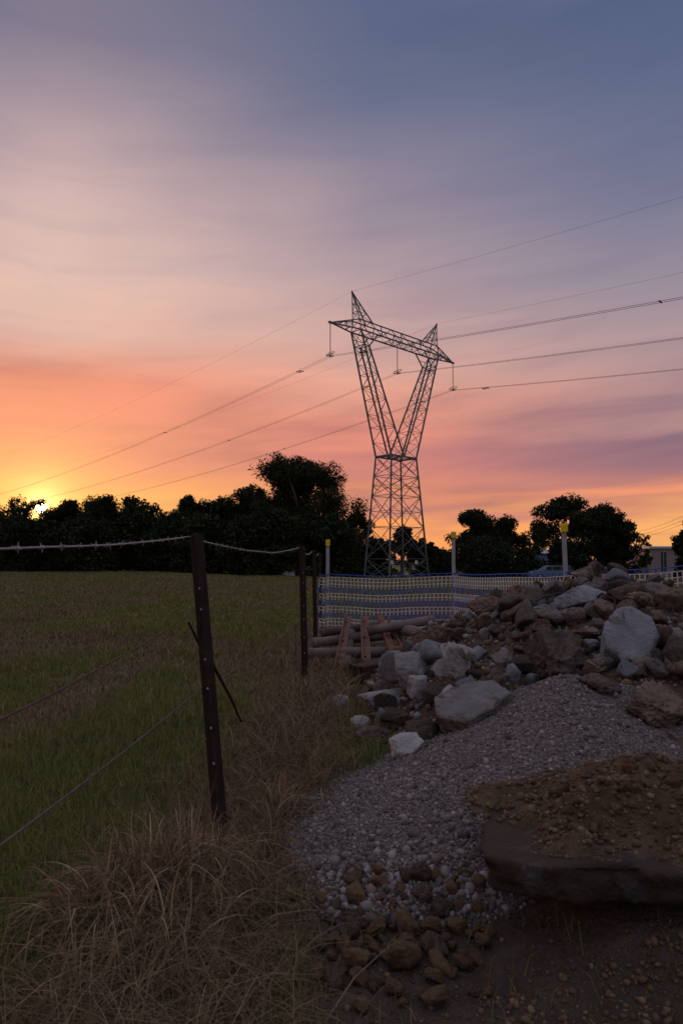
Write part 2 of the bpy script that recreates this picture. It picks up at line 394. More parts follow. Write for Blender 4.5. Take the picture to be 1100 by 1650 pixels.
CREST = [(0.88, 6.35, 0.16), (1.08, 6.12, 0.50), (1.45, 5.95, 0.73), (1.95, 5.9, 0.82), (2.18, 5.8, 0.97), (2.44, 5.55, 0.58), (3.1, 5.2, 0.40), (4.2, 4.8, 0.40)]
def mound_z(x, y):
    x = np.asarray(x, float); y = np.asarray(y, float); best = np.full(np.broadcast(x, y).shape, -9.0)
    for (ax, ay, az), (bx, by, bz) in zip(CREST[:-1], CREST[1:]):
        dx, dy = bx - ax, by - ay
        t = np.clip(((x - ax) * dx + (y - ay) * dy) / (dx * dx + dy * dy), 0, 1)
        cx, cy, cz = ax + t * dx, ay + t * dy, az + t * (bz - az)
        d = np.hypot(x - cx, y - cy); sl = np.where(y > cy, 0.85, 0.36) + np.where(t <= 0, 0.55 * np.clip((ax - x) / np.maximum(d, 1e-3), 0, 1), 0) * (ax < 0.9)
        best = np.maximum(best, cz - sl * np.sqrt(d * d + 0.02) + 0.05)
    n = fbm(x * 2.6, y * 2.6, 0.7, 4, 31) - 0.5
    n2 = fbm(x * 9, y * 9, 0.2, 3, 37) - 0.5
    return best + 0.04 - 0.7 * np.clip(0.62 - x, 0, None) + 0.20 * n * sstep(0.1, 0.8, x) + 0.06 * n2
def gravel_z(x, y):
    x = np.asarray(x, float); y = np.asarray(y, float)
    a, b = (1.34, 4.05, 0.48), (0.97, 3.0, 0.27); c = (0.62, 2.35, 0.06); best = np.full(np.broadcast(x, y).shape, -9.0)
    for p, q, s0, s1 in ((a, b, 0.50, 0.26), (b, c, 0.26, 0.20), ((2.3, 3.7, 0.26), a, 0.4, 0.5)):
        dx, dy = q[0] - p[0], q[1] - p[1]
        t = np.clip(((x - p[0]) * dx + (y - p[1]) * dy) / (dx * dx + dy * dy), 0, 1)
        d = np.hypot(x - p[0] - t * dx, y - p[1] - t * dy)
        best = np.maximum(best, p[2] + t * (q[2] - p[2]) - (s0 + t * (s1 - s0)) * np.sqrt(d * d + 0.006) + 0.03)
    return best - 0.8 * np.clip(2.28 - y, 0, None) + 0.05 * (fbm(x * 3, y * 3, 4.4, 3, 41) - 0.5)
SLAB_TOP = 0.315
def clay_z(x, y):
    x = np.asarray(x, float); y = np.asarray(y, float)
    d = np.hypot((x - 1.05) / np.where(x < 1.05, 0.575, 0.75), (y - 2.34) / 0.43)
    d = d + 0.30 * (fbm(x * 7, y * 7, 3.3, 3, 57) - 0.5)
    z = SLAB_TOP - 0.03 + 0.225 * np.clip(1.12 - d, -0.6, None) / 1.12
    return z + 0.15 * (fbm(x * 6, y * 6, 8.8, 4, 51) - 0.5) * sstep(1.25, 0.9, d)
def top_z(x, y):
    return np.maximum(np.maximum(ground_z(x, y), mound_z(x, y)), np.maximum(gravel_z(x, y), -9))
def top_clay(x, y): return np.maximum(top_z(x, y), clay_z(x, y))
def hit(px, py, fn=top_z, y0=1.4, y1=7.6):
    d = ray(px, py); ys = np.arange(y0, y1, 0.01); k = ys / d.y
    xs = d.x * k; zs = CAMZ + d.z * k
    below = np.nonzero(zs <= fn(xs, ys))[0]
    i = below[0] if len(below) else int(np.argmin(zs - fn(xs, ys)))
    return Vector((xs[i], ys[i], zs[i]))

FENCE = [(-0.80, -0.35), (-0.495, 2.90), (-0.325, 6.25), (-0.36, 9.6), (-0.40, 12.9)]
def fence_x(y): return np.interp(y, [p[1] for p in FENCE], [p[0] for p in FENCE])
def dryness(x, y):
    """0 green .. 1 straw: patches in the paddock and a dead strip along the fence"""
    x = np.asarray(x, float); y = np.asarray(y, float)
    n = fbm(x * 0.45, y * 0.28, 2.0, 4, 71)
    p = sstep(0.46, 0.66, n) * 0.65
    w = 0.30 + 0.35 * (fbm(x * 1.4, y * 1.4, 5.0, 3, 73) - 0.5)
    strip = sstep(w + 0.30, w * 0.35, np.abs(x - fence_x(y) - 0.14)) * sstep(16, 9, y)
    win = sstep(0.55, 0.72, fbm(x * 0.25 + y * 0.13, y * 0.42, 9.0, 3, 77))       # raked windrows of dead grass
    ph = np.abs(((x + 2.2 + 0.25 * (fbm(x * 0.5, y * 0.4, 3, 2, 75) - 0.5)) / 1.75 + 0.5) % 1.0 - 0.5) * 1.75            # mown rows lie along the fence
    rows = sstep(0.42, 0.12, ph) * sstep(0.38, 0.6, fbm(x * 0.6, y * 0.35, 1.0, 3, 76)) * sstep(-1.5, -1.8, x) * sstep(40, 20, y)
    win = np.maximum(win * 0.8, rows)
    green = sstep(0.5, 0.8, x - fence_x(y)) * sstep(3.2, 3.7, y) * sstep(6.2, 5.4, y) * 0.7
    corner_ = 0.75 * sstep(-0.62, -0.85, x) * sstep(3.4, 2.4, y)
    return np.clip(np.maximum(np.maximum(p, strip), win) - green - corner_, 0, 1)
def bare(x, y):
    x = np.asarray(x, float); y = np.asarray(y, float)
    n = fbm(x * 0.8, y * 0.8, 6.0, 3, 81) - 0.5
    b1 = sstep(-0.30, 0.02, x + 0.3 * n) * sstep(2.85, 2.4, y + 0.5 * n)             # front corner
    b2 = sstep(0.3, 1.0, x + n) * sstep(8.6, 10, y + n) * sstep(27, 22, y + 3 * n)       # worked ground beyond the barrier
    b3 = sstep(1.0, 2.0, x + n) * sstep(3.0, 3.5, y) * sstep(28, 22, y + 3 * n)
    return np.clip(np.maximum(np.maximum(b1, b2), b3), 0, 1)

# ------------------------------------------------------------------ ground
N = 300
sx = np.sinh(np.linspace(-8.1, 8.1, N)) * 0.9
sy = np.sinh(np.linspace(-8.1, 8.1, N)) * 0.9 + 3.0
gx, gy = np.meshgrid(sx, sy); gz = ground_z(gx, gy)
ii = np.arange(N * N).reshape(N, N)
gf = np.stack([ii[:-1, :-1], ii[:-1, 1:], ii[1:, 1:], ii[1:, :-1]], -1).reshape(-1, 4)
gme = np_mesh('ground', np.stack([gx, gy, gz], -1).reshape(-1, 3), [gf],
              {'dry': dryness(gx, gy).ravel(), 'bare': bare(gx, gy).ravel()}, True)
def ground_fn(t, b):
    v = coords(t)
    d = t.new('ShaderNodeAttribute'); d.attribute_name = 'dry'
    s = t.new('ShaderNodeAttribute'); s.attribute_name = 'bare'
    n = t.noise(v, 2.5, 6, 0.65); n2 = t.noise(v, 0.35, 4, 0.6)
    g = t.ramp(n, [(0.3, (0.075, 0.095, 0.026, 1)), (0.7, (0.135, 0.150, 0.045, 1))])
    st = t.ramp(n, [(0.3, (0.11, 0.080, 0.050, 1)), (0.7, (0.22, 0.165, 0.105, 1))])
    f = t.math('ADD', t.math('MULTIPLY', d.outputs['Fac'], 0.75), t.math('MULTIPLY', t.math('SUBTRACT', n2, 0.46), 0.9), clamp=True)
    c = t.mix(f, g, st)
    so = t.ramp(t.noise(v, 5, 6, 0.7), [(0.3, (0.05, 0.034, 0.025, 1)), (0.7, (0.115, 0.085, 0.070, 1))])
    c = t.mix(s.outputs['Fac'], c, so)
    t.l.new(c, b.inputs['Base Color'])
    bump(t, b, t.math('ADD', t.noise(v, 14, 5, 0.7), t.math('MULTIPLY', t.noise(v, 60, 3, 0.6), 0.4)), 1.0, 0.05)
M['ground'] = mat('paddock', ground_fn, 0.95, 0, 0.1)
tag(link('ground', gme, M['ground']), 'grassy paddock running to the tree line, with bare worked soil on the right', kind='structure')

def heap(name, fn, x0, x1, y0, y1, step, m, sink=0.08, label=None, cat=None):
    xs = np.arange(x0, x1, step); ys = np.arange(y0, y1, step); X, Y = np.meshgrid(xs, ys)
    Z = fn(X, Y); G = ground_z(X, Y)
    Z = np.maximum(Z, G - sink)
    i = np.arange(X.size).reshape(X.shape)
    F = np.stack([i[:-1, :-1], i[:-1, 1:], i[1:, 1:], i[1:, :-1]], -1).reshape(-1, 4)
    keep = (Z.ravel()[F] > (G.ravel()[F] - sink + 1e-4)).any(1)
    me = np_mesh(name, np.stack([X, Y, Z], -1).reshape(-1, 3), [F[keep]], None, True)
    bm = bmesh.new(); bm.from_mesh(me); bmesh.ops.delete(bm, geom=[v for v in bm.verts if not v.link_faces], context='VERTS'); bm.to_mesh(me); bm.free()
    return tag(link(name, me, m), label, cat)
heap('soil_mound', mound_z, -0.6, 5.2, 2.9, 8.2, 0.035, M['mound'], label='brown soil mound buried under the broken concrete rubble', cat='mound')
heap('gravel_heap', gravel_z, -0.7, 4.2, 1.5, 5.9, 0.03, M['gravelbase'], label='low grey gravel heap with a ridge, in front of the rubble mound', cat='gravel heap')

# ------------------------------------------------------------------ stones
def ico(sub):
    bm = bmesh.new(); bmesh.ops.create_icosphere(bm, subdivisions=sub, radius=1.0)
    bm.verts.ensure_lookup_table()
    V = np.array([v.co[:] for v in bm.verts]); F = np.array([[v.index for v in f.verts] for f in bm.faces]); bm.free()
    return V, F
ICO = {k: ico(k) for k in (1, 2, 3, 4, 5)}
def rock_mesh(name, seed, sub=4, planes=13, rough=0.05, dims=(1, 1, 1), angular=1.0):
    rs = np.random.RandomState(seed); D, F = ICO[sub]
    n = rs.normal(size=(planes, 3)); n /= np.linalg.norm(n, axis=1)[:, None]
    off = rs.uniform(0.45, 1.0, planes)
    dot = D @ n.T
    r = np.min(np.where(dot > 0.05, off / np.maximum(dot, 0.05), 9), axis=1)
    r = np.minimum(r, 1.25) * angular + (1 - angular) * 0.85
    P = D * r[:, None]
    nn = fbm(P[:, 0] * 2.2 + seed, P[:, 1] * 2.2, P[:, 2] * 2.2, 4, seed % 97) - 0.5
    n3 = fbm(P[:, 0] * 9 + seed, P[:, 1] * 9, P[:, 2] * 9, 2, seed % 89) - 0.5
    rg = np.abs(fbm(P[:, 0] * 3.4 - seed, P[:, 1] * 3.4, P[:, 2] * 3.4, 3, seed % 83) - 0.5) * 2      # chipped edges and broken ribs
    n4 = fbm(P[:, 0] * 20 + seed, P[:, 1] * 20, P[:, 2] * 20, 2, seed % 79) - 0.5
    P = P * (1 + rough * 2.2 * nn + rough * 1.7 * n3 - rough * 2.2 * (rg - 0.25) + rough * 0.8 * n4)[:, None]
    lo, hi = P.min(0), P.max(0); P = (P - (lo + hi) / 2) / (hi - lo) * np.array(dims)
    return np_mesh(name, P, [F])
def plate_mesh(edge, top, thick, seed, sub=9, lump=0.085, fine=0.035, center=False):
    """a broken plate: jagged outline, rough broken sides"""
    pts = []
    for (a, b) in zip(edge, edge[1:] + edge[:1]):
        for q in range(sub):
            t = q / sub; pts.append((a[0] + t * (b[0] - a[0]), a[1] + t * (b[1] - a[1])))
    pts = np.array(pts); n = len(pts); c = pts.mean(0); V = []; rings = [0.0, 0.35, 0.7, 0.97]; lev = 8
    for f in rings:                                          # top face
        q = c + (pts - c) * max(f, 0.02)
        V.append(np.column_stack([q, top + (fbm(q[:, 0] * 6, q[:, 1] * 6, 0, 4, seed + 2) - 0.5) * 0.35 * lump]))
    for j in range(lev + 1):
        f = j / lev; z = top - thick * (0.03 + 0.97 * f)
        q = c + (pts - c) * (0.995 - 0.05 * f - 0.015 * abs(f - 0.4))
        w = (fbm(q[:, 0] * 7, q[:, 1] * 7, z * 9, 4, seed) - 0.5) * lump + (fbm(q[:, 0] * 40, q[:, 1] * 40, z * 50, 2, seed + 5) - 0.5) * fine
        d = (q - c) / np.linalg.norm(q - c, axis=1)[:, None]; q = q + d * w[:, None]
        V.append(np.column_stack([q, z + (fbm(q[:, 0] * 5, q[:, 1] * 5, 0, 3, seed + 3) - 0.5) * (0.012 if j == 0 else 0.3 * lump)]))
    R_ = len(V); V = np.concatenate(V + [np.array([[*c, top - thick]])])
    if center: V = V - np.array([c[0], c[1], top - thick / 2])
    F = [(j * n + k, (j + 1) * n + k, (j + 1) * n + (k + 1) % n, j * n + (k + 1) % n) for j in range(R_ - 1) for k in range(n)]
    T = [(R_ * n, (R_ - 1) * n + (k + 1) % n, (R_ - 1) * n + k) for k in range(n)]
    return np_mesh('plate', V, [np.array(F), np.array(T)])
ROCKS = {}
def put_rock(name, me, loc, scale, rot, m, label, cat, group=None):
    key = (me.name, m.name)
    if key not in ROCKS:
        c = me.copy() if me.materials else me
        c.materials.clear(); c.materials.append(m); ROCKS[key] = c
    o = bpy.data.objects.new(name, ROCKS[key]); col.objects.link(o)
    o.location = loc; o.scale = scale; o.rotation_euler = rot
    return tag(o, label, cat, group)

# the pieces one can tell apart: photo centre x, y, width, height, material, label
BIG = [
 (947, 927, 48, 32, 'concrete', 'grey concrete lump crowning the very top of the rubble mound'),
 (993, 937, 36, 28, 'bluestone', 'grey block at top of the mound, right of its crowning lump'),
 (971, 942, 28, 24, 'concrete', 'small grey block wedged between the two topmost lumps of the mound'),
 (942, 962, 80, 42, 'bluestone', 'wide blue-grey slab just under the crowning lump of the mound'),
 (912, 944, 20, 26, 'brownrock', 'brown upright shard left of the crowning lump'),
 (831, 958, 42, 32, 'brownrock', 'brownish rock on the left shoulder of the mound crest'),
 (836, 984, 36, 42, 'concrete', 'pale upright chunk below the left shoulder of the mound'),
 (857, 956, 34, 28, 'concrete', 'grey-brown chunk on the crest, midway along its left shoulder'),
 (787, 981, 62, 44, 'brownrock', 'large dirty rock at the left end of the mound crest'),
 (885, 962, 34, 26, 'concrete', 'crumbled concrete chunk on the crest above the dead stick'),
 (1004, 958, 36, 24, 'concrete', 'pale flat chunk on the crest, right of the blue-grey slab'),
 (1036, 968, 52, 28, 'brownrock', 'brown clod at the right end of the mound crest'),
 (1021, 981, 20, 13, 'concrete', 'small white chip on the brown right shoulder of the mound'),
 (1030, 1036, 92, 86, 'bluestone', 'biggest tilted grey slab standing on the right of the mound'),
 (1068, 1026, 30, 40, 'concrete', 'grey fragment against the right edge of the biggest tilted slab'),
 (1035, 1073, 62, 30, 'brownrock', 'reddish flat stone lying at the foot of the biggest tilted slab'),
 (925, 1052, 112, 84, 'darkrock', 'huge brown earth clod in the middle of the mound'),
 (937, 993, 54, 26, 'brownrock', 'long brown-grey stone above the huge earth clod'),
 (956, 986, 40, 20, 'darkrock', 'dark brown stone under the wide blue-grey slab'),
 (948, 1024, 50, 26, 'brownrock', 'flat brown stone lying on top of the huge earth clod'),
 (962, 1078, 44, 32, 'brownrock', 'brown stone at the lower right of the huge earth clod'),
 (827, 1088, 30, 38, 'bluestone', 'upright blue-grey shard above the gravel ridge'),
 (811, 1059, 38, 24, 'concrete', 'pale flat chunk above the upright blue-grey shard'),
 (877, 985, 30, 22, 'concrete', 'small pale chunk beside the dead stick on the mound'),
 (1090, 1064, 28, 20, 'concrete', 'pale chip near right picture edge, below the grey fragment'),
 (1093, 1028, 34, 34, 'concrete', 'grey lump cut by the right picture edge, beside the tilted slab'),
 (624, 1134, 98, 46, 'concrete', 'pale flat-topped concrete block in the grass at the left foot of the rubble'),
 (621, 1154, 56, 28, 'brownrock', 'pinkish brown stone in front of the flat-topped block'),
 (546, 1133, 34, 24, 'concrete', 'leftmost pale stone lying alone in the grass'),
 (582, 1168, 38, 26, 'concrete', 'small pale cube-like stone in the grass below the flat-topped block'),
 (655, 1204, 56, 38, 'concrete', 'pale stone nearest the gravel at the left foot of the rubble'),
 (600, 1190, 60, 36, 'darkrock', 'dark earth clod between the cube-like stone and the gravel'),
 (676, 1080, 72, 58, 'concrete', 'leaning pale concrete chunk beside the dark timber sleeper'),
 (729, 1070, 62, 70, 'concrete', 'tall pale concrete chunk right of the leaning one'),
 (674, 1113, 34, 46, 'concrete', 'narrow pale chunk below the leaning one'),
 (763, 1140, 126, 66, 'slab', 'broad dark grey paving slab tilted at the left end of the gravel ridge'),
 (722, 1122, 27, 34, 'concrete', 'whitish upright chip at the back corner of the dark paving slab'),
 (682, 1180, 56, 38, 'darkrock', 'dark brown clod in front of the dark paving slab'),
 (768, 1056, 34, 28, 'bluestone', 'grey stone right of the tall pale chunk'),
 (785, 1021, 28, 20, 'concrete', 'pale stone halfway up the left flank of the mound'),
 (1062, 1140, 104, 76, 'brownrock', 'large crumbling grey-brown lump above the gravel at the right picture edge'),
 (976, 1104, 70, 34, 'darkrock', 'row of dark earth lumps fused together behind the gravel ridge'),
 (745, 1022, 40, 22, 'darkrock', 'dark clod low on the far left flank of the mound'),
 (868, 1012, 44, 28, 'brownrock', 'brown stone left of the huge earth clod'),
]
tmp_label = BIG[-3][5]
BIG[-3] = (976, 1104, 70, 34, 'darkrock', 'dark earth lump behind the gravel ridge, below the reddish flat stone')
for i, (cx, cy, w, h, mk, lab) in enumerate(BIG):
    p = hit(cx, cy + h * 0.40, y1=6.4)
    k = p.y / FPX; W, H = w * k, h * k
    rs = random.Random(100 + i)
    flat = mk == 'slab'
    depth = W * rs.uniform(0.7, 0.95) if not flat else W * 0.85
    if flat:
        hw, hd = W * 0.53, depth * 0.5
        me = plate_mesh([(-hw, -0.25 * hd), (-0.55 * hw, -hd), (0.35 * hw, -0.85 * hd), (hw, -0.35 * hd), (0.92 * hw, 0.55 * hd), (0.2 * hw, hd), (-0.7 * hw, 0.8 * hd)], 0, 0.11, 411, 7, 0.05, 0.02, True)
        loc = p + Vector((0.02, depth * 0.36, H * 0.26)); rot = (R(17), R(-15), R(14))
    elif lab.startswith('biggest tilted'):
        hw, hd = W * 0.50, H * 0.62
        me = plate_mesh([(-hw, -0.75 * hd), (-0.2 * hw, -hd), (0.65 * hw, -0.8 * hd), (hw, 0.1 * hd), (0.75 * hw, 0.8 * hd), (-0.1 * hw, hd), (-0.72 * hw, 0.55 * hd)], 0, 0.17, 431, 8, 0.09, 0.03, True)
        loc = p + Vector((0, 0.15, H * 0.36)); rot = (R(52), R(10), R(-8))
    else:
        hh = H * 1.12
        me = rock_mesh('rubble', 300 + i, 5 if w > 40 else 4, rs.randint(6, 9), 0.19 if lab.startswith(('huge', 'large crumb')) else 0.11 if mk in ('darkrock', 'brownrock') else 0.050, (W, depth, hh))
        loc = p + Vector((0, depth * 0.30, H * 0.32)); rot = (R(rs.uniform(-8, 8)), R(rs.uniform(-12, 12)), R(rs.uniform(-14, 14)))
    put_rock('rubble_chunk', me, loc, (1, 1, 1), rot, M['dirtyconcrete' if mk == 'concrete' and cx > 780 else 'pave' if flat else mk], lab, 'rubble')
# smaller rubble between them
SMALL = [rock_mesh('chip', 600 + i, 4, 8, 0.06, (1, 0.85, 0.75)) for i in range(9)]
rs = random.Random(21); cnt = 0
while cnt < 285:
    x, y = rs.uniform(0.25, 3.3), rs.uniform(4.0, 6.35)
    mz, gz_, vz = float(mound_z(x, y)), float(gravel_z(x, y)), float(ground_z(x, y))
    if mz < gz_ + 0.02 or mz < vz + 0.01 or x > 0.56 * y + 0.1 or (x < 0.95 and y > 5.45): continue
    s = min(0.30, 0.10 * math.exp(rs.gauss(0, 0.5)) + 0.02)
    k = rs.random(); mk = 'concrete' if k < 0.24 else 'bluestone' if k < 0.42 else 'brownrock' if k < 0.78 else 'darkrock'
    lab = {'concrete': 'small pale concrete fragment lodged in the brown soil mound', 'bluestone': 'small blue-grey fragment lodged in the brown soil mound',
           'brownrock': 'small brown stone lodged in the brown soil mound', 'darkrock': 'small dark clod lodged in the brown soil mound'}[mk]
    put_rock('rubble_fragment', SMALL[cnt % 9], (x, y, mz + s * 0.26), (s * rs.uniform(0.9, 1.5), s, s * rs.uniform(0.8, 1.1)),
             (rs.uniform(-.5, .5), rs.uniform(-.5, .5), rs.uniform(0, 6.28)), M['dirtyconcrete' if mk == 'concrete' else mk], lab, 'rubble', lab.replace('fragment lodged', 'fragments').replace('stone lodged', 'stones').replace('clod lodged', 'clods'))
    cnt += 1

# concrete slab and the clay heap on it
edge = [(0.40, 1.985), (0.50, 1.93), (0.60, 1.905), (0.78, 1.89), (0.95, 1.875), (1.25, 1.86), (1.5, 1.88), (1.72, 1.95), (1.8, 2.3), (1.7, 2.75), (1.2, 2.86), (0.8, 2.78), (0.55, 2.55), (0.45, 2.2)]
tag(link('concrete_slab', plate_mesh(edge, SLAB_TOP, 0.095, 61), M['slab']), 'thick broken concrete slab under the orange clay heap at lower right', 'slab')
def clay_heap():
    xs = np.arange(0.3, 1.85, 0.0125); ys = np.arange(1.82, 2.85, 0.0125); X, Y = np.meshgrid(xs, ys)
    Z = clay_z(X, Y); Z = Z + 0.032 * (fbm(X * 30, Y * 38, 1.0, 3, 58) - 0.5)
    i = np.arange(X.size).reshape(X.shape)
    F = np.stack([i[:-1, :-1], i[:-1, 1:], i[1:, 1:], i[1:, :-1]], -1).reshape(-1, 4)
    keep = (Z.ravel()[F] > SLAB_TOP - 0.012).any(1)
    me = np_mesh('clay', np.stack([X, Y, Z], -1).reshape(-1, 3), [F[keep]], None, False)
    bm = bmesh.new(); bm.from_mesh(me); bmesh.ops.delete(bm, geom=[v for v in bm.verts if not v.link_faces], context='VERTS'); bm.to_mesh(me); bm.free()
    return me
tag(link('clay_heap', clay_heap(), M['clayheap']), 'orange-brown clay heap dumped on the broken concrete slab', 'clay heap')
CLOD = [rock_mesh('clod', 700 + i, 4, 11, 0.11, (1, 0.9, 0.8), 0.85) for i in range(8)]
p = hit(1016, 1243, top_clay)
put_rock('clay_stone', CLOD[0], p + Vector((0, 0.01, 0.012)), (0.062, 0.06, 0.058), (0.2, 0.3, 0.5), M['clay'], 'largest ochre stone, perched on the very top of the clay heap', 'stone')
cnt = 0; rs = random.Random(31)
while cnt < 70:
    px, py = rs.uniform(800, 1098), rs.uniform(1235, 1345)
    if py < 1330 - (px - 770) * 0.42: continue
    p = hit(px, py, top_clay)
    if float(clay_z(p.x, p.y)) < float(top_z(p.x, p.y)) + 0.01 or p.y > 2.75: continue
    up = 1.0 if py < 1290 else 0.6
    s = (0.016 + 0.045 * rs.random() ** 2) * up
    put_rock('clay_stone', CLOD[cnt % 8], p + Vector((0, 0, s * 0.25)), (s * rs.uniform(1, 1.3), s, s), (rs.uniform(0, 3), rs.uniform(0, 3), rs.uniform(0, 6)),
             M['clay'], 'ochre clay lump stuck in the clay heap on the slab', 'stone', 'clay lumps on the heap')
    cnt += 1
# brown stones at the near foot of the gravel
cnt = 0; rs = random.Random(33); placed = []
tries = 0
while cnt < 95 and tries < 4000:
    tries += 1
    px = rs.gauss(640, 75); py = rs.gauss(1495, 48)
    if not (505 < px < 800 and 1405 < py < 1640) or py < 1395 + (px < 560) * 60: continue
    p = hit(px, py); s = 0.030 + 0.055 * rs.random() ** 1.8
    if cnt == 0: px, py, s = 650, 1560, 0.105; p = hit(px, py)
    if any((p.x - a) ** 2 + (p.y - b) ** 2 < (0.42 * (s + c)) ** 2 for a, b, c in placed): continue
    placed.append((p.x, p.y, s))
    mk = 'clay' if rs.random() < 0.72 else 'brownrock'
    lab = ('biggest round brown stone of the loose scatter at the near foot of the gravel' if cnt == 0 else
           'rounded orange-brown stone in the loose scatter at the near foot of the gravel' if mk == 'clay' else 'greyish brown stone in the loose scatter at the near foot of the gravel')
    put_rock('loose_stone', CLOD[cnt % 8], p + Vector((0, 0, s * 0.36)), (s * rs.uniform(0.95, 1.25), s, s * rs.uniform(0.8, 1)), (rs.uniform(-.6, .6), rs.uniform(-.6, .6), rs.uniform(0, 6)),
             M[mk], lab, 'stone', None if cnt == 0 else ('orange-brown loose stones' if mk == 'clay' else 'greyish brown loose stones'))
    cnt += 1
for j, (px, py, s, lab) in enumerate(((473, 1450, 0.062, 'larger of the two stones beside the dry tussock'), (452, 1458, 0.045, 'smaller of the two stones beside the dry tussock'),
        (548, 1415, 0.04, 'lone brown stone on the gravel slope above the loose scatter'), (748, 1413, 0.045, 'brown stone at the top of the loose scatter, left of the slab corner'))):
    p = hit(px, py); put_rock('loose_stone', CLOD[j], p + Vector((0, 0, s * 0.25)), (s * 1.15, s, s), (0.2, 0.1, j), M['clay'], lab, 'stone')

# gravel pebbles: one mesh nobody could count
def pebbles(name, n, sampler, smin, smax, cols, seed, label, sub=1, spread=0.5, grow=None):
    rs = np.random.RandomState(seed); D, F = ICO[sub]
    P = sampler(rs, n); n = len(P); k = len(D)
    s = np.clip(smin * np.exp(rs.normal(0, spread, n)), smin * 0.5, smax)
    if grow is not None: s = s * grow(P)
    sh = rs.uniform(0.7, 1.25, (n, 1, 3)); jit = rs.uniform(0.78, 1.2, (n, k, 1))
    a = rs.uniform(0, 6.28, n); ca, sa = np.cos(a), np.sin(a)
    V = D[None] * jit * sh * (s[:, None, None] / 2)
    X = V[..., 0] * ca[:, None] - V[..., 1] * sa[:, None]; Y = V[..., 0] * sa[:, None] + V[..., 1] * ca[:, None]
    V = np.stack([X, Y, V[..., 2]], -1) + P[:, None, :] + np.array([0, 0, 1.0]) * (s * 0.18)[:, None, None]
    FF = (F[None] + (np.arange(n) * k)[:, None, None]).reshape(-1, 3)
    c = np.array(cols)[rs.randint(0, len(cols), n)] * rs.uniform(0.7, 1.25, (n, 1))
    o = link(name, np_mesh(name, V.reshape(-1, 3), [FF], {'tint': np.repeat(c, k, 0)}), M['gravel'])
    return tag(o, label, kind='stuff')
def s_gravel(rs, n):
    x = rs.uniform(-0.7, 2.7, n * 3); y = rs.uniform(1.6, 4.9, n * 3)
    z = gravel_z(x, y); g = ground_z(x, y); m = mound_z(x, y)
    edge = sstep(-0.06, 0.02, z - g + 0.03 * (rs.rand(n * 3) - 0.5))
    ok = (rs.rand(n * 3) < edge) & (z > m - 0.01) & (y > 2.16 + 0.5 * (fbm(x * 3, y * 3, 1, 2, 91) - 0.5)) & (np.abs(x) < 0.56 * y + 0.15) & (rs.rand(n * 3) < np.clip(3.0 / y, 0, 1) ** 1.2)
    P = np.stack([x, y, np.maximum(z, g)], -1)[ok]
    return P[:n]
GREYS = [(0.17, 0.145, 0.137), (0.22, 0.188, 0.178), (0.125, 0.104, 0.098), (0.28, 0.245, 0.235), (0.17, 0.132, 0.115), (0.09, 0.075, 0.07)]
pebbles('gravel', 44000, s_gravel, 0.0070, 0.034, GREYS, 3, 'loose grey gravel covering the low heap', grow=lambda P: 1 + 0.7 * sstep(3.0, 2.3, P[:, 1]))
def s_front(rs, n):
    x = rs.uniform(-0.3, 1.4, n); y = rs.uniform(1.45, 2.75, n); g = top_z(x, y)
    ok = rs.rand(n) < bare(x, y) * 0.9
    return np.stack([x, y, g], -1)[ok]
BROWNS = [(0.12, 0.075, 0.045), (0.09, 0.06, 0.045), (0.15, 0.12, 0.11), (0.16, 0.095, 0.05), (0.07, 0.05, 0.04)]
pebbles('soil_crumbs', 3600, s_front, 0.006, 0.024, BROWNS, 4, 'dark soil crumbs and small stones on the ground at lower right')
def s_mound(rs, n):
    x = rs.uniform(0.2, 3.4, n * 2); y = rs.uniform(3.9, 6.5, n * 2); m = mound_z(x, y)
    ok = (m > gravel_z(x, y)) & (m > ground_z(x, y) - 0.02)
    return np.stack([x, y, m], -1)[ok][:n]
pebbles('rubble_crumbs', 7000, s_mound, 0.017, 0.07, BROWNS + [(0.26, 0.24, 0.235), (0.2, 0.185, 0.18), (0.14, 0.09, 0.065)], 6, 'crumbled soil and concrete grit over the rubble mound', spread=0.6)
def s_clay(rs, n):
    x = rs.uniform(0.35, 1.5, n); y = rs.uniform(1.72, 2.7, n); z = clay_z(x, y); ok = (z > SLAB_TOP - 0.02) & (y > 1.9)
    sp = (y < 1.9) & (rs.rand(n) < 0.7); ok = ok | sp; z = np.where(sp, top_z(x, y), np.maximum(z, SLAB_TOP - 0.004))
    return np.stack([x, y, z], -1)[ok]
pebbles('clay_crumbs', 7000, s_clay, 0.007, 0.030, [(0.13, 0.08, 0.046), (0.175, 0.112, 0.066), (0.10, 0.06, 0.034)], 8, 'crumbs of orange-brown clay on the clay heap', spread=0.6)

# sticks and bent bar in the rubble
mb = MB(); a, b = hit(847, 985), hit(903, 964)
mb.tube([a + Vector((0, -.06, .05)), (a * 0.55 + b * 0.45) + Vector((0, -.05, .075)), b + Vector((0, -.05, .05))], [0.013, 0.010, 0.006], 6)
tag(mb.build('dead_stick', M['stick']), 'dead stick lying across the crest of the rubble mound', 'stick')
mb = MB(); a = hit(985, 1008); b = hit(958, 966)
mb.tube([a + Vector((0, -.05, 0)), a + Vector((0.0, -.06, .10)), a * 0.5 + b * 0.5 + Vector((0.04, -.12, .10)), b + Vector((0.02, -.08, .05)), b + Vector((0, 0, 0))], 0.007, 6)
tag(mb.build('bent_rebar', M['rust']), 'thin bent reinforcing bar sticking out of the rubble mound', 'metal bar')

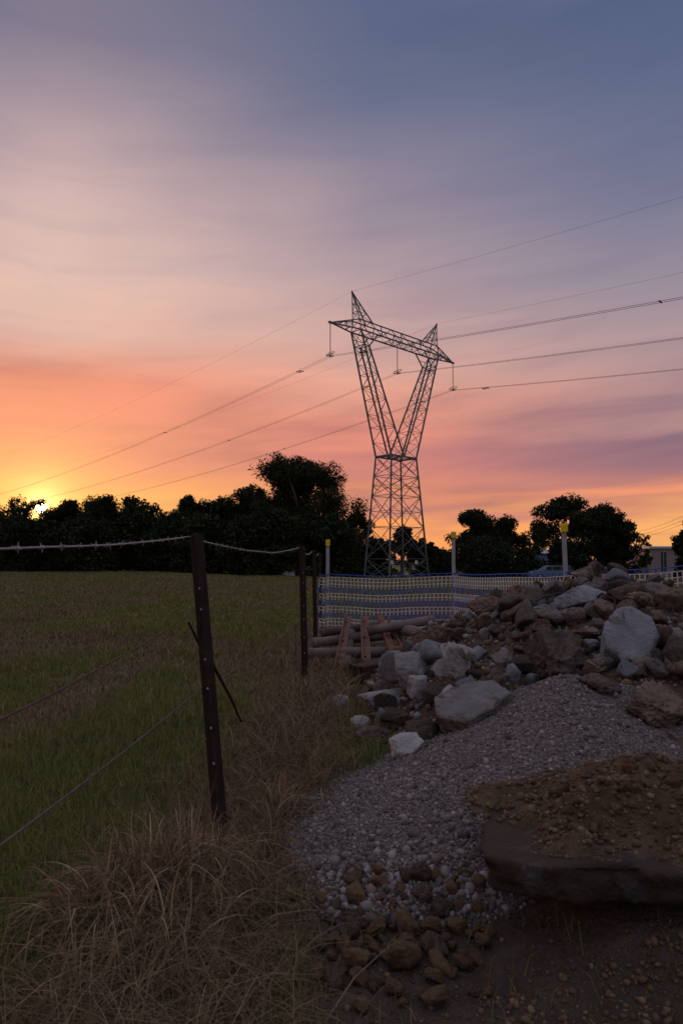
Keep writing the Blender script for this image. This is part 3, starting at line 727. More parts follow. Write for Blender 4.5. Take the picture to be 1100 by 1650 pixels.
# ------------------------------------------------------------------ pile of pipes, beams and timber
def pipe(p0, p1, r, label, m='pipe'):
    p0, p1 = Vector(p0), Vector(p1); c = empty('steel_pipe', (p0 + p1) / 2)
    t = (p1 - p0).normalized()
    mb = MB(); n = 14
    outer = [p0 + (p1 - p0) * q for q in np.linspace(0, 1, 7)]
    mb.tube(outer, r, n, False); mb.tube([p0, p1], r * 0.84, n, False)
    for e in (0, 1):
        b0 = 0 if e == 0 else 6 * n; b1 = 7 * n if e == 0 else 8 * n
        mb.f += [(b0 + k, b0 + (k + 1) % n, b1 + (k + 1) % n, b1 + k) for k in range(n)]
    link('tube', mb.mesh('tube', True), M[m], c)
    me = c.children[0].data
    # thickened welded collar near one end
    mb = MB(); mb.tube([p0 + t * 0.02, p0 + t * 0.06], r * 1.10, n, True); mb.build('collar', M[m], c, True)
    return tag(c, label, 'pipe')
pipe(at(494, 1053, 7.3), at(668, 1049, 7.5), 0.055, 'lowest long grey pipe lying level at front of the scrap pile')
pipe(at(503, 1036, 8.1), at(648, 1021, 8.2), 0.055, 'middle long brown pipe lying level in the scrap pile')
pipe(at(516, 1020, 8.7), at(615, 1006, 8.8), 0.050, 'rearmost long pipe of the scrap pile, nearest the barrier mesh')
pipe(at(592, 1017, 7.7), at(699, 998, 7.75), 0.052, 'pale pipe slanting up to the right on top of the scrap pile')
pipe(at(699, 1026, 7.2), at(632, 1010, 8.0), 0.066, 'short wide brown pipe with open end facing right')
pipe(at(558, 1076, 6.95), at(567, 1014, 8.9), 0.050, 'pipe running away from the camera left of the sleeper')
pipe(at(592, 1108, 6.35), at(614, 1026, 8.9), 0.050, 'pipe whose pale end pokes out under the left half of the sleeper')
pipe(at(630, 1103, 6.45), at(650, 1030, 8.7), 0.050, 'pipe whose end pokes out under the right half of the sleeper')
def beam(p0, p1, w, h, th, label, name='channel_beam'):
    c = empty(name, p0)
    mb = MB(); mb.sweep([(-w, -h), (w, -h), (w, -h + th), (-w + th, -h + th), (-w + th, h), (-w, h)], p0, p1)
    mb.build('angle', M['rustbeam'], c)
    mb = MB(); t = (Vector(p1) - Vector(p0)).normalized()
    for q in (0.12, 0.5, 0.86):
        m_ = Vector(p0).lerp(Vector(p1), q); mb.bar(m_ + Vector((-w * 0.2, 0, -h + th)), m_ + Vector((-w * 0.2, 0, -h + th + 0.012)), 0.022)
    mb.build('bolt', M['rust'], c)
    return tag(c, label, 'steel beam')
beam(at(544, 1082, 6.75), at(561, 990, 8.55), 0.040, 0.032, 0.012, 'leftmost rusty angle beam leaning up on the pipes')
beam(at(590, 1066, 7.0), at(587, 990, 8.5), 0.048, 0.034, 0.012, 'second rusty angle beam from the left, pointing straight away')
beam(at(637, 1061, 6.95), at(611, 989, 8.5), 0.042, 0.034, 0.012, 'third rusty angle beam from the left, leaning to upper left')
beam(at(656, 1056, 7.1), at(630, 998, 8.5), 0.040, 0.034, 0.012, 'rightmost long rusty angle beam of the scrap pile')
beam(at(688, 1052, 7.0), at(668, 1026, 7.9), 0.040, 0.030, 0.012, 'short rusty channel offcut beside the open pipe end', 'channel_offcut')
beam(at(676, 1054, 7.05), at(655, 1028, 7.9), 0.030, 0.024, 0.012, 'short rusty offcut lying left of the other channel offcut', 'channel_offcut')
beam(at(722, 1040, 7.0), at(692, 1012, 8.1), 0.030, 0.024, 0.010, 'thin rusty offcut at the right end of the scrap pile', 'channel_offcut')
p0, p1 = at(573, 1091, 6.30), at(690, 1063, 6.62)
sl = empty('timber_sleeper', p0)
mb = MB(); t = (p1 - p0).normalized(); K = 12; prof = [(-0.10, -0.10), (0.10, -0.10), (0.10, 0.09), (0.085, 0.10), (-0.085, 0.10), (-0.10, 0.09)]
V = []; n_ = t.cross(Vector((0, 0, 1))).normalized(); rr = random.Random(3)
for q in range(K + 1):
    c = p0 + (p1 - p0) * (q / K)
    for x, y in prof: V.append(c + n_ * (x + rr.uniform(-.005, .005)) + Vector((0, 0, y + rr.uniform(-.006, .006))))
k = len(prof); F = [(q * k + i, q * k + (i + 1) % k, (q + 1) * k + (i + 1) % k, (q + 1) * k + i) for q in range(K) for i in range(k)] + [tuple(range(k)), tuple(range(K * k, K * k + k))]
mb.add(V, F); mb.build('beam', M['timber'], sl)
mb = MB(); mb.bar(p0 - t * 0.008 + Vector((0, 0, 0.0)), p0 + t * 0.03, 0.215, 0.215); mb.build('end_plate', M['rust'], sl)
tag(sl, 'dark old timber sleeper lying in front of the scrap pile', 'sleeper')

# ------------------------------------------------------------------ paddock wire fence
TOPS = [1.24, 1.262, 1.262, 1.265, 1.26]
LEAN = [(0.0, 0.0), (-0.155, 0.16), (-0.035, 0.05), (-0.02, 0.0), (0, 0)]
fence = empty('wire_fence', (FENCE[1][0], FENCE[1][1], 0))
tag(fence, 'rusty wire fence running away along the paddock edge with a barbed top strand', 'fence')
star = []
for a in (90, 210, 330):
    d = Vector((math.cos(R(a)), math.sin(R(a)))); e = Vector((-d.y, d.x))
    q = [d * 0.040 - e * 0.0045, d * 0.040 + e * 0.0045]
    star.append((a, q[0], q[1]))
prof = []
for i, (a, q0, q1) in enumerate(star):
    prof += [tuple(q0), tuple(q1)]
    m_ = R(a + 60); prof.append((0.009 * math.cos(m_), 0.009 * math.sin(m_)))
def post_pt(i, z):
    (x, y), (lx, ly) = FENCE[i], LEAN[i]; f = z / TOPS[i]; return Vector((x + lx * f, y + ly * f, z))
PLAB = [None, 'nearest rusty post, leaning left, with pale wire clips', 'second rusty post, upright', 'thin dark third post beside the barrier', 'far post behind the end of the mesh']
for i in range(5):
    mb = MB(); K = 14; pr = 1.0
    a, b = post_pt(i, -0.15), post_pt(i, TOPS[i])
    mb.sweep([(x * 0.82, y * 0.82) for x, y in prof], a, b, up=(0.25, -1, 0))
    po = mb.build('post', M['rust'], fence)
    if PLAB[i]: po['label'] = PLAB[i]
    if i == 1 or i == 2:
        mc = MB()
        for zc in (1.02, 0.93, 0.72, 0.60, 0.44, 0.30):
            c = post_pt(i, zc) + Vector((0.004, -0.041, 0))
            mc = MB(); mc.tube([c + Vector((-0.004, 0.012, 0)), c + Vector((0, -0.004, 0.001))], 0.0045, 6)
            cl = mc.build('wire_clip', M['fencewire'], po); cl.location = -Vector(fence.location) - Vector(po.location)
def strand(zs, name, m, r, sag, parts, wob=0.0, seed=0):
    rr = random.Random(seed)
    for i in parts:
        a = post_pt(i, zs[i]) + Vector((-0.03, -0.03, 0)); b = post_pt(i + 1, zs[i + 1]) + Vector((-0.03, -0.03, 0)); P = []
        nseg = 44; ph = rr.uniform(0, 6)
        for q in range(nseg + 1):
            t = q / nseg
            w = wob * (math.sin(t * 9 + ph) + 0.6 * math.sin(t * 21 + ph * 2)) * math.sin(math.pi * t)
            P.append(a.lerp(b, t) + Vector((w, 0, -sag * 4 * t * (1 - t) + w * 0.8)))
        mb = MB(); mb.tube(P, r, 6); o = mb.build(name, m, fence, True)
        yield o, P
barb = MB()
for k in range(4):
    a = k * 1.7 + 0.3; s = (-1 if k % 2 else 1)
    d = Vector((s * 0.35, math.cos(a), math.sin(a))).normalized()
    barb.tube([Vector((s * 0.004, 0, 0)), d * 0.009, d * 0.017], [0.0020, 0.0016, 0.0004], 5)
barb.tube([(-0.008, 0, 0), (0.008, 0, 0)], 0.0052, 6)
bmesh_barb = barb.mesh('barb'); bmesh_barb.materials.append(M['fencewire'])
rr = random.Random(8)
for o, P in strand([1.20, 1.247, 1.25, 1.255, 1.25], 'barbed_wire', M['fencewire'], 0.0030, 0.055, (0, 1, 2, 3), 0.004, 1):
    L = [0]; 
    for a, b in zip(P, P[1:]): L.append(L[-1] + (b - a).length)
    s = 0.06
    while s < L[-1] - 0.05:
        i = max(k for k in range(len(L)) if L[k] <= s); t = (s - L[i]) / (L[i + 1] - L[i]); c = P[i].lerp(P[i + 1], t)
        if c.y > 0.9:
            q = bpy.data.objects.new('barb', bmesh_barb); q.scale = (1, rr.uniform(.6, 1), rr.uniform(.6, 1)); col.objects.link(q); q.parent = o
            q.location = c
            q.rotation_euler = ((P[i + 1] - P[i]).to_track_quat('X', 'Z') @ Matrix.Rotation(rr.uniform(0, 6.28), 3, 'X').to_quaternion()).to_euler()
        s += 0.105 + rr.uniform(-0.012, 0.012)
for args in (([0.90, 0.925, 0.95, 0.95, 0.95], 'plain_wire', M['rustwire'], 0.0026, 0.10, (0, 1), 0.012, 2),
             ([0.62, 0.60, 0.62, 0.62, 0.62], 'plain_wire', M['dullwire'], 0.0024, 0.05, (0, 1), 0.006, 3),
             ([0.32, 0.30, 0.36, 0.36, 0.36], 'plain_wire', M['rustwire'], 0.0018, 0.06, (1,), 0.008, 4),
             ([0.95, 0.95, 0.97, 0.99, 0.95], 'plain_wire', M['rustwire'], 0.003, -0.06, (2,), 0.03, 5)):
    for o, P in strand(*args): pass
mb = MB(); mb.tube([at(304, 1003, 2.98), at(322, 1040, 3.04), at(345, 1075, 3.10), at(372, 1125, 3.32), at(389, 1163, 3.55)], [0.005, 0.006, 0.008, 0.007, 0.005], 6)
o = mb.build('loose_bar', M['rust'], fence); o['label'] = 'thin dark bar slanting behind the nearest post'

# ------------------------------------------------------------------ blue and white barrier mesh on capped stakes
STK = [at(528, 1003, 11.3), at(732, 1010, 10.7), at(914, 1040, 8.1), (3.35, 6.35, 0), (3.8, 4.6, 0)]
STK = [Vector((p[0], p[1], float(ground_z(p[0], p[1])))) for p in STK]
STK[3].z += 0.13; STK[4].z += 0.16                             # spoil pushed up against the barrier here
barrier = empty('barrier_fence', STK[0])
tag(barrier, 'blue and white plastic mesh barrier strung on steel stakes with yellow caps', 'barrier')
TOPY = [870, 857, 844]
for i in range(4):
    b = STK[i]; zt = at(550, TOPY[i], b.y).z if i < 3 else 1.5
    b2 = b + Vector((0.025 if i == 2 else 0.0, 0, -0.2)); tp = Vector((b.x - (0.012 if i == 2 else 0), b.y, zt))
    mb = MB(); mb.sweep([(x * 0.8, y * 0.8) for x, y in prof], b2, tp - Vector((0, 0, 0.05)), up=(0.3, -1, 0))
    st = mb.build('stake', M['galv'], barrier)
    mb = MB(); s = 0.036; c0 = tp - Vector((0, 0, 0.095))
    V = []
    for z, w in ((0, 1.0), (0.08, 1.0), (0.093, 0.93), (0.098, 0.8)):
        V += [c0 + Vector((x * s * w, y * s * w, z)) for x, y in ((-1, -.8), (-.8, -1), (.8, -1), (1, -.8), (1, .8), (.8, 1), (-.8, 1), (-1, .8))]
    F = [(r * 8 + k, r * 8 + (k + 1) % 8, (r + 1) * 8 + (k + 1) % 8, (r + 1) * 8 + k) for r in range(3) for k in range(8)] + [tuple(range(24, 32)), tuple(range(7, -1, -1))]
    mb.add(V, F); cap = mb.build('cap', M['yellow'], st); cap.location = -Vector(barrier.location) - Vector(st.location)
path = [STK[0] + Vector((-0.14, 0.06, 0))] + [s + Vector((0, -0.035, 0)) for s in STK[:4]] + [STK[4]]
PP = []; CELL = 0.064
for a, b in zip(path[:-1], path[1:]):
    n = max(1, int((b - a).length / CELL))
    PP += [(a.lerp(b, q / n), q / n) for q in range(n)]
PP.append((path[-1], 0))
def net_pt(k, v):
    p, t = PP[k]; w = 0.035 * math.sin(math.pi * t)
    zb = 0.03 - 0.02 * math.sin(math.pi * t) + 0.012 * math.sin(k * 0.31)
    zt = 0.965 - 0.025 * math.sin(math.pi * t) + 0.008 * math.sin(k * 0.23 + 1)
    n = float(vn3(k * 0.13, v * 2.2, 0.5, 9)) - 0.5
    return Vector((p.x + 0.5 * w * n + 0.006 * math.sin(v * 14 + k * 0.4), p.y - 1.6 * w * n, p.z + zb + (zt - zb) * v))
BANDS = [('blue', 1, .05), ('white', 3, .06), ('blue', 2, .05), ('white', 2, .06), ('blue', 2, .05), ('white', 2, .06), ('blue', 2, .045), ('white', 3, .06), ('blue', 1, .05)]
tot = sum(n * h for _, n, h in BANDS); v = 1.0
for bi, (colr, n, h) in enumerate(BANDS):
    mb = MB(); levels = [v - h / tot * q for q in range(n + 1)]
    for li, lv in enumerate(levels):
        if li == n and bi < len(BANDS) - 1: continue
        mb.tube([net_pt(k, lv) for k in range(len(PP))], 0.0042 if colr == 'white' else 0.0055, 4, False)
    for k in range(0, len(PP), 1 if colr == 'white' else 2):
        mb.tube([net_pt(k, lv) for lv in levels], 0.0060 if colr == 'white' else 0.0065, 4, False)
    mb.build('mesh_band', M[colr], barrier)
    v = levels[-1]

# ------------------------------------------------------------------ transmission tower
TIPL, TIPR = at(532, 519, 80.0), at(729, 585, 97.0)
AX = Vector((TIPR.x - TIPL.x, TIPR.y - TIPL.y, 0)); HALF = AX.length / 2; AX.normalize()
LN = Vector((AX.y, -AX.x, 0))                                    # along the line, towards near right
MID = (TIPL + TIPR) / 2; TC = Vector((MID.x, MID.y, 0)); ZB = (TIPL.z + TIPR.z) / 2
def tw(s, b, z): return TC + AX * s + LN * b + Vector((0, 0, z))
tz0 = float(ground_z(TC.x, TC.y))
tower = empty('transmission_tower', TC + Vector((0, 0, tz0)))
tag(tower, 'tall steel lattice transmission tower with V-shaped upper arms and a level crossarm', 'pylon')
def zof(py, px=632): return at(px, py, TC.y).z
ZW = zof(738)
LEV = [tz0 - 0.3, zof(900.5), zof(850), zof(800.5), zof(769), ZW]
SHX = -0.35                                                     # body axis against the crossarm middle
def leg_ab(z):
    f = (z - tz0) / (ZW - tz0); return 3.85 + (2.45 - 3.85) * f, 2.15 + (1.35 - 2.15) * f
def corner(sa, sb, z):
    a, b = leg_ab(z); return tw(sa * a + SHX, sb * b, z)
for sa in (-1, 1):
    for sb in (-1, 1):
        mb = MB(); mb.bar(corner(sa, sb, LEV[0]), corner(sa, sb, ZW), 0.19); lg = mb.build('leg', M['steel'], tower)
        mb = MB(); c = corner(sa, sb, tz0); mb.box((c.x - 0.4, c.y - 0.4, c.z - 0.5), (c.x + 0.4, c.y + 0.4, float(ground_z(c.x, c.y)) + 0.18)); f_ = mb.build('footing', M['slab'], lg)
        f_.location = -Vector(tower.location) - Vector(lg.location)
FACES = [((-1, -1), (1, -1)), ((1, -1), (1, 1)), ((1, 1), (-1, 1)), ((-1, 1), (-1, -1))]
for ca, cb in FACES:
    mb = MB()
    for i in range(5):
        z0, z1 = LEV[i], LEV[i + 1]
        A0, B0, A1, B1 = corner(*ca, z0), corner(*cb, z0), corner(*ca, z1), corner(*cb, z1)
        w = 0.066
        mb.bar(A0, B1, w); mb.bar(B0, A1, w)
        if i < 4: mb.bar(A1, B1, 0.07)
        zm = (z0 + z1) / 2; X = (A0 + B1) / 2 * 0.5 + (B0 + A1) / 2 * 0.5
        for c_, p_ in ((ca, A0.lerp(B1, 0.27)), (ca, A1.lerp(B0, 0.27)), (cb, B0.lerp(A1, 0.27)), (cb, B1.lerp(A0, 0.27))):
            mb.bar(corner(*c_, zm), p_, 0.042)
        if i in (2, 3): mb.bar((corner(*ca, zm)), X, 0.05); mb.bar(corner(*cb, zm), X, 0.05)
    mb.build('bracing', M['steel'], tower)
mb = MB()
for ca, cb in FACES: mb.bar(corner(*ca, ZW), corner(*cb, ZW), 0.20)
mb.bar(tw(SHX, -1.35, ZW), tw(SHX, 1.35, ZW), 0.14)
for s in (-1, 1): mb.bar(corner(s, -1, ZW), tw(SHX, 1.35, ZW), 0.09); mb.bar(corner(s, 1, ZW), tw(SHX, -1.35, ZW), 0.09)
mb.build('waist_ring', M['steel'], tower)
# upper arms of the V
SO, SI, ZK = 7.75, 4.7, zof(576)
ZT = ZB + 1.36
def lerp(a, b, t): return a + (b - a) * t
for sd in (-1, 1):
    mb = MB()
    def outer(b, z):
        f = (z - ZW) / (ZB - ZW); return tw(lerp(sd * 2.45 + SHX, sd * SO, f), b * lerp(1.35, 0.85, f), z)
    fk = (ZK - ZW) / (ZB - ZW); so_k = lerp(2.45, SO, fk)
    def inner(b, z):
        f = (z - ZW) / (ZK - ZW); return tw(lerp(SHX, sd * (so_k - 0.95), f), b * lerp(1.35, 0.75, f), z)
    for b in (-1, 1):
        mb.bar(outer(b, ZW), outer(b, ZB), 0.17); mb.bar(inner(b, ZW), inner(b, ZK), 0.16)
        mb.bar(inner(b, ZK), tw(sd * SI, b * 0.8, ZB), 0.13)
        mb.bar(outer(b, ZK), inner(b, ZK), 0.09); mb.bar(inner(b, ZK), outer(b, ZB), 0.08)
        zk2 = (ZK + ZB) / 2; mid = inner(b, ZK).lerp(tw(sd * SI, b * 0.8, ZB), 0.5); mb.bar(mid, outer(b, zk2), 0.06)
    mb.bar(inner(-1, ZK), inner(1, ZK), 0.08); mb.bar(outer(-1, ZK), outer(1, ZK), 0.08)
    mb.bar(outer(-1, ZK), outer(1, ZB), 0.06); mb.bar(outer(1, ZK), outer(-1, ZB), 0.06)
    zs = [ZW + (ZK - ZW) * (1 - (1 - q / 9) ** 1.25) for q in range(10)]
    for q, (z0, z1) in enumerate(zip(zs, zs[1:])):
        for b in (-1, 1):
            if q % 2: mb.bar(outer(b, z0), inner(b, z1), 0.048)
            else: mb.bar(inner(b, z0), outer(b, z1), 0.048)
            mb.bar(outer(b, z1), inner(b, z1), 0.05)
        for fn in (outer, inner):
            mb.bar(fn(-1, z0), fn(1, z1), 0.055) if q % 2 else mb.bar(fn(1, z0), fn(-1, z1), 0.055)
            if q % 2: mb.bar(fn(-1, z1), fn(1, z1), 0.05)
    mb.build('upper_arm', M['steel'], tower)
# crossarm
mb = MB(); NP = 8; ss = [lerp(-SO, SO, q / NP) for q in range(NP + 1)]
for b in (-1, 1):
    mb.bar(tw(-SO, b * 0.85, ZB), tw(SO, b * 0.85, ZB), 0.15); mb.bar(tw(-SO, b * 0.6, ZT), tw(SO, b * 0.6, ZT), 0.13)
    for q in range(NP):
        lo0, lo1, up0, up1 = tw(ss[q], b * 0.85, ZB), tw(ss[q + 1], b * 0.85, ZB), tw(ss[q], b * 0.6, ZT), tw(ss[q + 1], b * 0.6, ZT)
        mb.bar(lo0, up1, 0.068) if q % 2 == (0 if q < NP / 2 else 1) else mb.bar(up0, lo1, 0.068)
        if q % 2 == 0: mb.bar(lo0, up0, 0.085)
for q in range(NP):
    for z, wd in ((ZB, 0.85),):
        mb.bar(tw(ss[q], -wd, z), tw(ss[q + 1], wd, z), 0.045) if q % 2 else mb.bar(tw(ss[q], wd, z), tw(ss[q + 1], -wd, z), 0.045)
        mb.bar(tw(ss[q], -wd, z), tw(ss[q], wd, z), 0.07)
mb.build('crossarm', M['steel'], tower)
for sd in (-1, 1):
    mb = MB(); tip = tw(sd * HALF, 0, ZB)
    for b in (-1, 1):
        lo, up = tw(sd * SO, b * 0.85, ZB), tw(sd * SO, b * 0.6, ZT)
        mb.bar(lo, tip, 0.14); mb.bar(up, tip, 0.12)
        mb.bar(lo, up, 0.09)
        for q in (0.25, 0.5, 0.75):
            mb.bar(lo.lerp(tip, q), up.lerp(tip, q), 0.06); mb.bar(lo.lerp(tip, q), up.lerp(tip, q - 0.25), 0.06)
    for q in (0.0, 0.33, 0.66): mb.bar(tw(sd * SO, -0.85, ZB).lerp(tip, q), tw(sd * SO, 0.85, ZB).lerp(tip, q), 0.06)
    mb.bar(tip + AX * (sd * -0.3), tip + AX * (sd * 0.25), 0.24)
    mb.build('crossarm_tip', M['steel'], tower)
    # earth-wire peak
    mb = MB(); apex = tw(sd * 8.45, 0, at(566, 470, 82.5).z)
    roots = [tw(sd * SO, -0.6, ZT), tw(sd * SO, 0.6, ZT), tw(sd * 5.35, -0.6, ZT), tw(sd * 5.35, 0.6, ZT)]
    for r_ in roots: mb.bar(r_, apex, 0.12)
    for q in (0.3, 0.6):
        pr = [r_.lerp(apex, q) for r_ in roots]; pn = [r_.lerp(apex, q - 0.3) for r_ in roots]
        for i, j in ((0, 1), (1, 3), (3, 2), (2, 0)): mb.bar(pr[i], pr[j], 0.05); mb.bar(pn[i], pr[j], 0.05)
    mb.bar(apex - Vector((0, 0, 0.25)), apex + Vector((0, 0, 0.12)), 0.2)
    mb.build('earth_wire_peak', M['steel'], tower)
CLAMP = []
for tip, bot in ((tw(-HALF, 0, ZB), at(537, 573, 80.0).z), (tw(0, 0, ZB), at(643, 601, TC.y).z), (tw(HALF, 0, ZB), at(732, 628, 97.0).z)):
    ins = MB(); lo = Vector((tip.x, tip.y, bot)); P = []; r_ = []
    nd = 22
    for q in range(nd * 2 + 1):
        t = q / (nd * 2); P.append(tip.lerp(lo + Vector((0, 0, 0.35)), 0.06 + 0.94 * t)); r_.append(0.07 if q % 2 else 0.03)
    ins.tube(P, r_, 7); ins.tube([tip, P[0]], 0.05, 5)
    io = ins.build('insulator_string', M['insul'], tower)
    rg = MB(); ring = []
    for k in range(21):
        a = 2 * math.pi * k / 20; ring.append(lo + LN * (0.68 * math.cos(a)) + AX * (0.30 * math.sin(a)) + Vector((0, 0, 0.22 + 0.30 * math.sin(a))))
    rg.tube(ring, 0.032, 5, False)
    rg.bar(lo + LN * -0.55 + Vector((0, 0, 0.2)), lo + LN * 0.55 + Vector((0, 0, 0.2)), 0.05)
    rg.bar(lo + Vector((0, 0, 0.45)), lo + Vector((0, 0, -0.08)), 0.09)
    rg.bar(lo + AX * -0.22 + LN * -0.35 + Vector((0, 0, -0.05)), lo + AX * -0.22 + LN * 0.35 + Vector((0, 0, -0.05)), 0.1)
    rg.bar(lo + AX * 0.22 + LN * -0.35 + Vector((0, 0, -0.05)), lo + AX * 0.22 + LN * 0.35 + Vector((0, 0, -0.05)), 0.1)
    r2 = rg.build('corona_ring', M['wire'], io); r2.location = -Vector(tower.location) - Vector(io.location)
    CLAMP.append(lo + Vector((0, 0, -0.05)))
for px in (631.5, 670.5):
    mb = MB(); c = at(px, 906, TC.y - 2.2); mb.box((c.x - 0.19, c.y - 0.02, c.z - 0.22), (c.x + 0.19, c.y + 0.02, c.z + 0.22)); mb.build('warning_plate', M['sign'], tower)
    mb = MB(); mb.bar(c + Vector((-1.4, 0.05, -0.12)), c + Vector((1.4, 0.05, -0.12)), 0.06); mb.build('plate_rail', M['steel'], tower)

def cat_pts(p0, side, slope, span=300.0, n=70, qmax=190.0):
    d = LN if side > 0 else -LN
    return [p0 + d * q + Vector((0, 0, -slope * (q - q * q / span))) for q in (qmax * (i / n) ** 1.3 for i in range(n + 1))]
SL, SRr = 0.125, 0.115
NM = ('hanging from the near left crossarm tip', 'hanging from the middle of the crossarm', 'hanging from the far right crossarm tip')
for i, c in enumerate(CLAMP):
    e = empty('power_conductor', c)
    for off in (-0.2, 0.2):
        p0 = c + AX * off
        L_ = cat_pts(p0, -1, SL); R_ = cat_pts(p0, 1, SRr)
        mb = MB(); mb.tube(L_[::-1] + R_[1:], 0.018, 4, False); mb.build('cable', M['wire'], e)
    for side, sl_ in ((-1, SL), (1, SRr)):
        for q in (5.5, 38.0):
            d = LN * side; z = -sl_ * (q - q * q / 300); mb = MB(); c2 = c + d * q + Vector((0, 0, z))
            if q > 10: mb.bar(c2 - AX * 0.28, c2 + AX * 0.28, 0.09)
            else:
                for off in (-0.2, 0.2):
                    b_ = c2 + AX * off + Vector((0, 0, -0.12)); mb.bar(b_ - d * 0.35, b_ + d * 0.35, 0.05); mb.bar(b_ - d * 0.42, b_ - d * 0.25, 0.11); mb.bar(b_ + d * 0.25, b_ + d * 0.42, 0.11); mb.bar(b_, b_ + Vector((0, 0, 0.13)), 0.05)
            mb.build('spacer' if q > 10 else 'vibration_damper', M['wire'], e)
    tag(e, 'twin power conductor ' + NM[i], 'power line')
for sd, lab in ((-1, 'thin earth wire over the near left peak of the tower'), (1, 'thin earth wire over the far right peak of the tower')):
    p0 = tw(sd * 8.45, 0, at(566, 470, 82.5).z + 0.1)
    L_ = cat_pts(p0, -1, 0.098); R_ = cat_pts(p0, 1, 0.090)
    mb = MB(); mb.tube(L_[::-1] + R_[1:], 0.010, 4, False)
    tag(mb.build('earth_wire', M['wire']), lab, 'power line')

# ------------------------------------------------------------------ trees
def leaves(rs, C, Rr, per, size, squash=0.85):
    """leaf-sized faces in clumps: C (m,3) clump centres, Rr radii"""
    m = len(C); n = m * per
    d = rs.normal(size=(n, 3)); d /= np.linalg.norm(d, axis=1)[:, None]
    rad = rs.rand(n) ** 0.55
    P = np.repeat(C, per, 0) + d * (rad * np.repeat(Rr, per))[:, None] * np.array([1, 1, squash])
    t = rs.normal(size=(n, 3)); t[:, 2] -= 0.35; t /= np.linalg.norm(t, axis=1)[:, None]
    b = np.cross(t, rs.normal(size=(n, 3))); b /= np.linalg.norm(b, axis=1)[:, None] + 1e-9
    L = size * rs.uniform(0.6, 1.5, n); W = L * rs.uniform(0.4, 0.75, n)
    V = np.stack([P - t * L[:, None] * 0.5 + b * W[:, None] * 0.5, P - t * L[:, None] * 0.35 - b * W[:, None] * 0.6, P + t * L[:, None] * 0.6], 1)
    F = np.arange(n * 3).reshape(n, 3)
    return V.reshape(-1, 3), F
def make_tree(name, label, cat, px, top, wpx, Y, seed, bot=0.12, clumps=60, per=110, leaf=0.34, shape='gum', m='leaf', group=None, stems=1, cr=0.15, skirt=0):
    rs = np.random.RandomState(seed); q = random.Random(seed)
    base = at(px, 900, Y); gz_ = float(ground_z(base.x, base.y)); base.z = gz_
    Ht = at(px, top, Y).z - gz_; W = wpx * Y / FPX
    root = empty(name, base)
    # clump centres
    C = []; Rr = []
    zc0 = Ht * bot
    if shape == 'gum':
        lobes = [(rs.uniform(-0.28, 0.28) * W, rs.uniform(-0.28, 0.28) * W, lerp(0.45, 0.86, rs.rand())) for _ in range(7)] + [(rs.uniform(-.06, .06) * W, 0, 0.88), (-0.3 * W, 0, 0.56), (0.3 * W, 0, 0.60)]
        for i in range(clumps):
            lx, ly, lz = lobes[i % len(lobes)]
            d = rs.normal(size=3); d /= np.linalg.norm(d)
            rr_ = W * 0.21 * rs.rand() ** 0.4
            C.append((lx + d[0] * rr_, ly + d[1] * rr_, zc0 + (Ht - zc0) * lz + d[2] * rr_ * 0.75)); Rr.append(W * cr * rs.uniform(0.55, 1.1))
    else:                                                     # round, dense crown down to the ground
        for i in range(clumps):
            d = rs.normal(size=3); d /= np.linalg.norm(d); r_ = rs.rand() ** 0.33
            f = 0.82 + 0.36 * (vn3(d[0] * 1.9 + seed, d[1] * 1.9, d[2] * 1.9, seed) - 0.5) * 2
            hr = W * 0.43 * f * (r_ if d[2] > 0 else math.sqrt(rs.rand()) / max(0.2, math.hypot(d[0], d[1])))
            C.append((d[0] * hr, d[1] * hr, zc0 + (Ht - zc0) * (0.45 + (0.48 * d[2] * r_ * f if d[2] > 0 else -0.45 * rs.rand())))); Rr.append(W * cr * rs.uniform(0.6, 1.15))
    C = np.array(C); Rr = np.array(Rr)
    mx = (C[:, 2] + Rr * 0.8).max(); over = Ht / mx
    C[:, 2] *= over
    if skirt:                                                 # low growth round the foot
        ks = rs.uniform(-0.5, 0.5, (skirt, 3)) * np.array([W * 1.25, W * 0.8, 0]); ks[:, 2] = rs.uniform(0.02, 0.62, skirt) * Ht
        C = np.concatenate([C, ks]); Rr = np.concatenate([Rr, np.full(skirt, W * cr * 0.95)])
    C = C + np.array(base[:])
    V, F = leaves(rs, C, Rr, per, leaf)
    V[:, 2] = np.maximum(V[:, 2], gz_ + 0.03)
    cr_ = link('crown', np_mesh('crown', V, [F]), M[m], root)
    mb = MB()
    for s in range(stems):
        b0 = base + Vector((q.uniform(-.4, .4) * (stems > 1), 0, -0.2)); th = Ht * (0.62 if shape == 'gum' else 0.5)
        top_p = base + Vector((q.uniform(-.1, .1) * W, q.uniform(-.05, .05) * W, th)); mid = b0.lerp(top_p, 0.5) + Vector((q.uniform(-.04, .04) * W, 0, 0))
        r0 = 0.028 * Ht / stems ** 0.5
        mb.tube([b0, b0.lerp(mid, 0.5), mid, mid.lerp(top_p, 0.6), top_p], [r0 * 1.2, r0, r0 * 0.8, r0 * 0.6, r0 * 0.35], 7)
        for k in range(16):
            tgt = Vector(C[q.randrange(min(clumps, len(C)))]); st = b0.lerp(top_p, q.uniform(0.4, 0.95))
            mb.tube([st, st.lerp(tgt, 0.5) + Vector((0, 0, 0.03 * Ht)), tgt], [r0 * 0.4, r0 * 0.25, r0 * 0.08], 5)
    mb.build('trunk', M['bark'], root, True)
    return tag(root, label, cat, group)
G1 = 'trees of the paddock tree line'
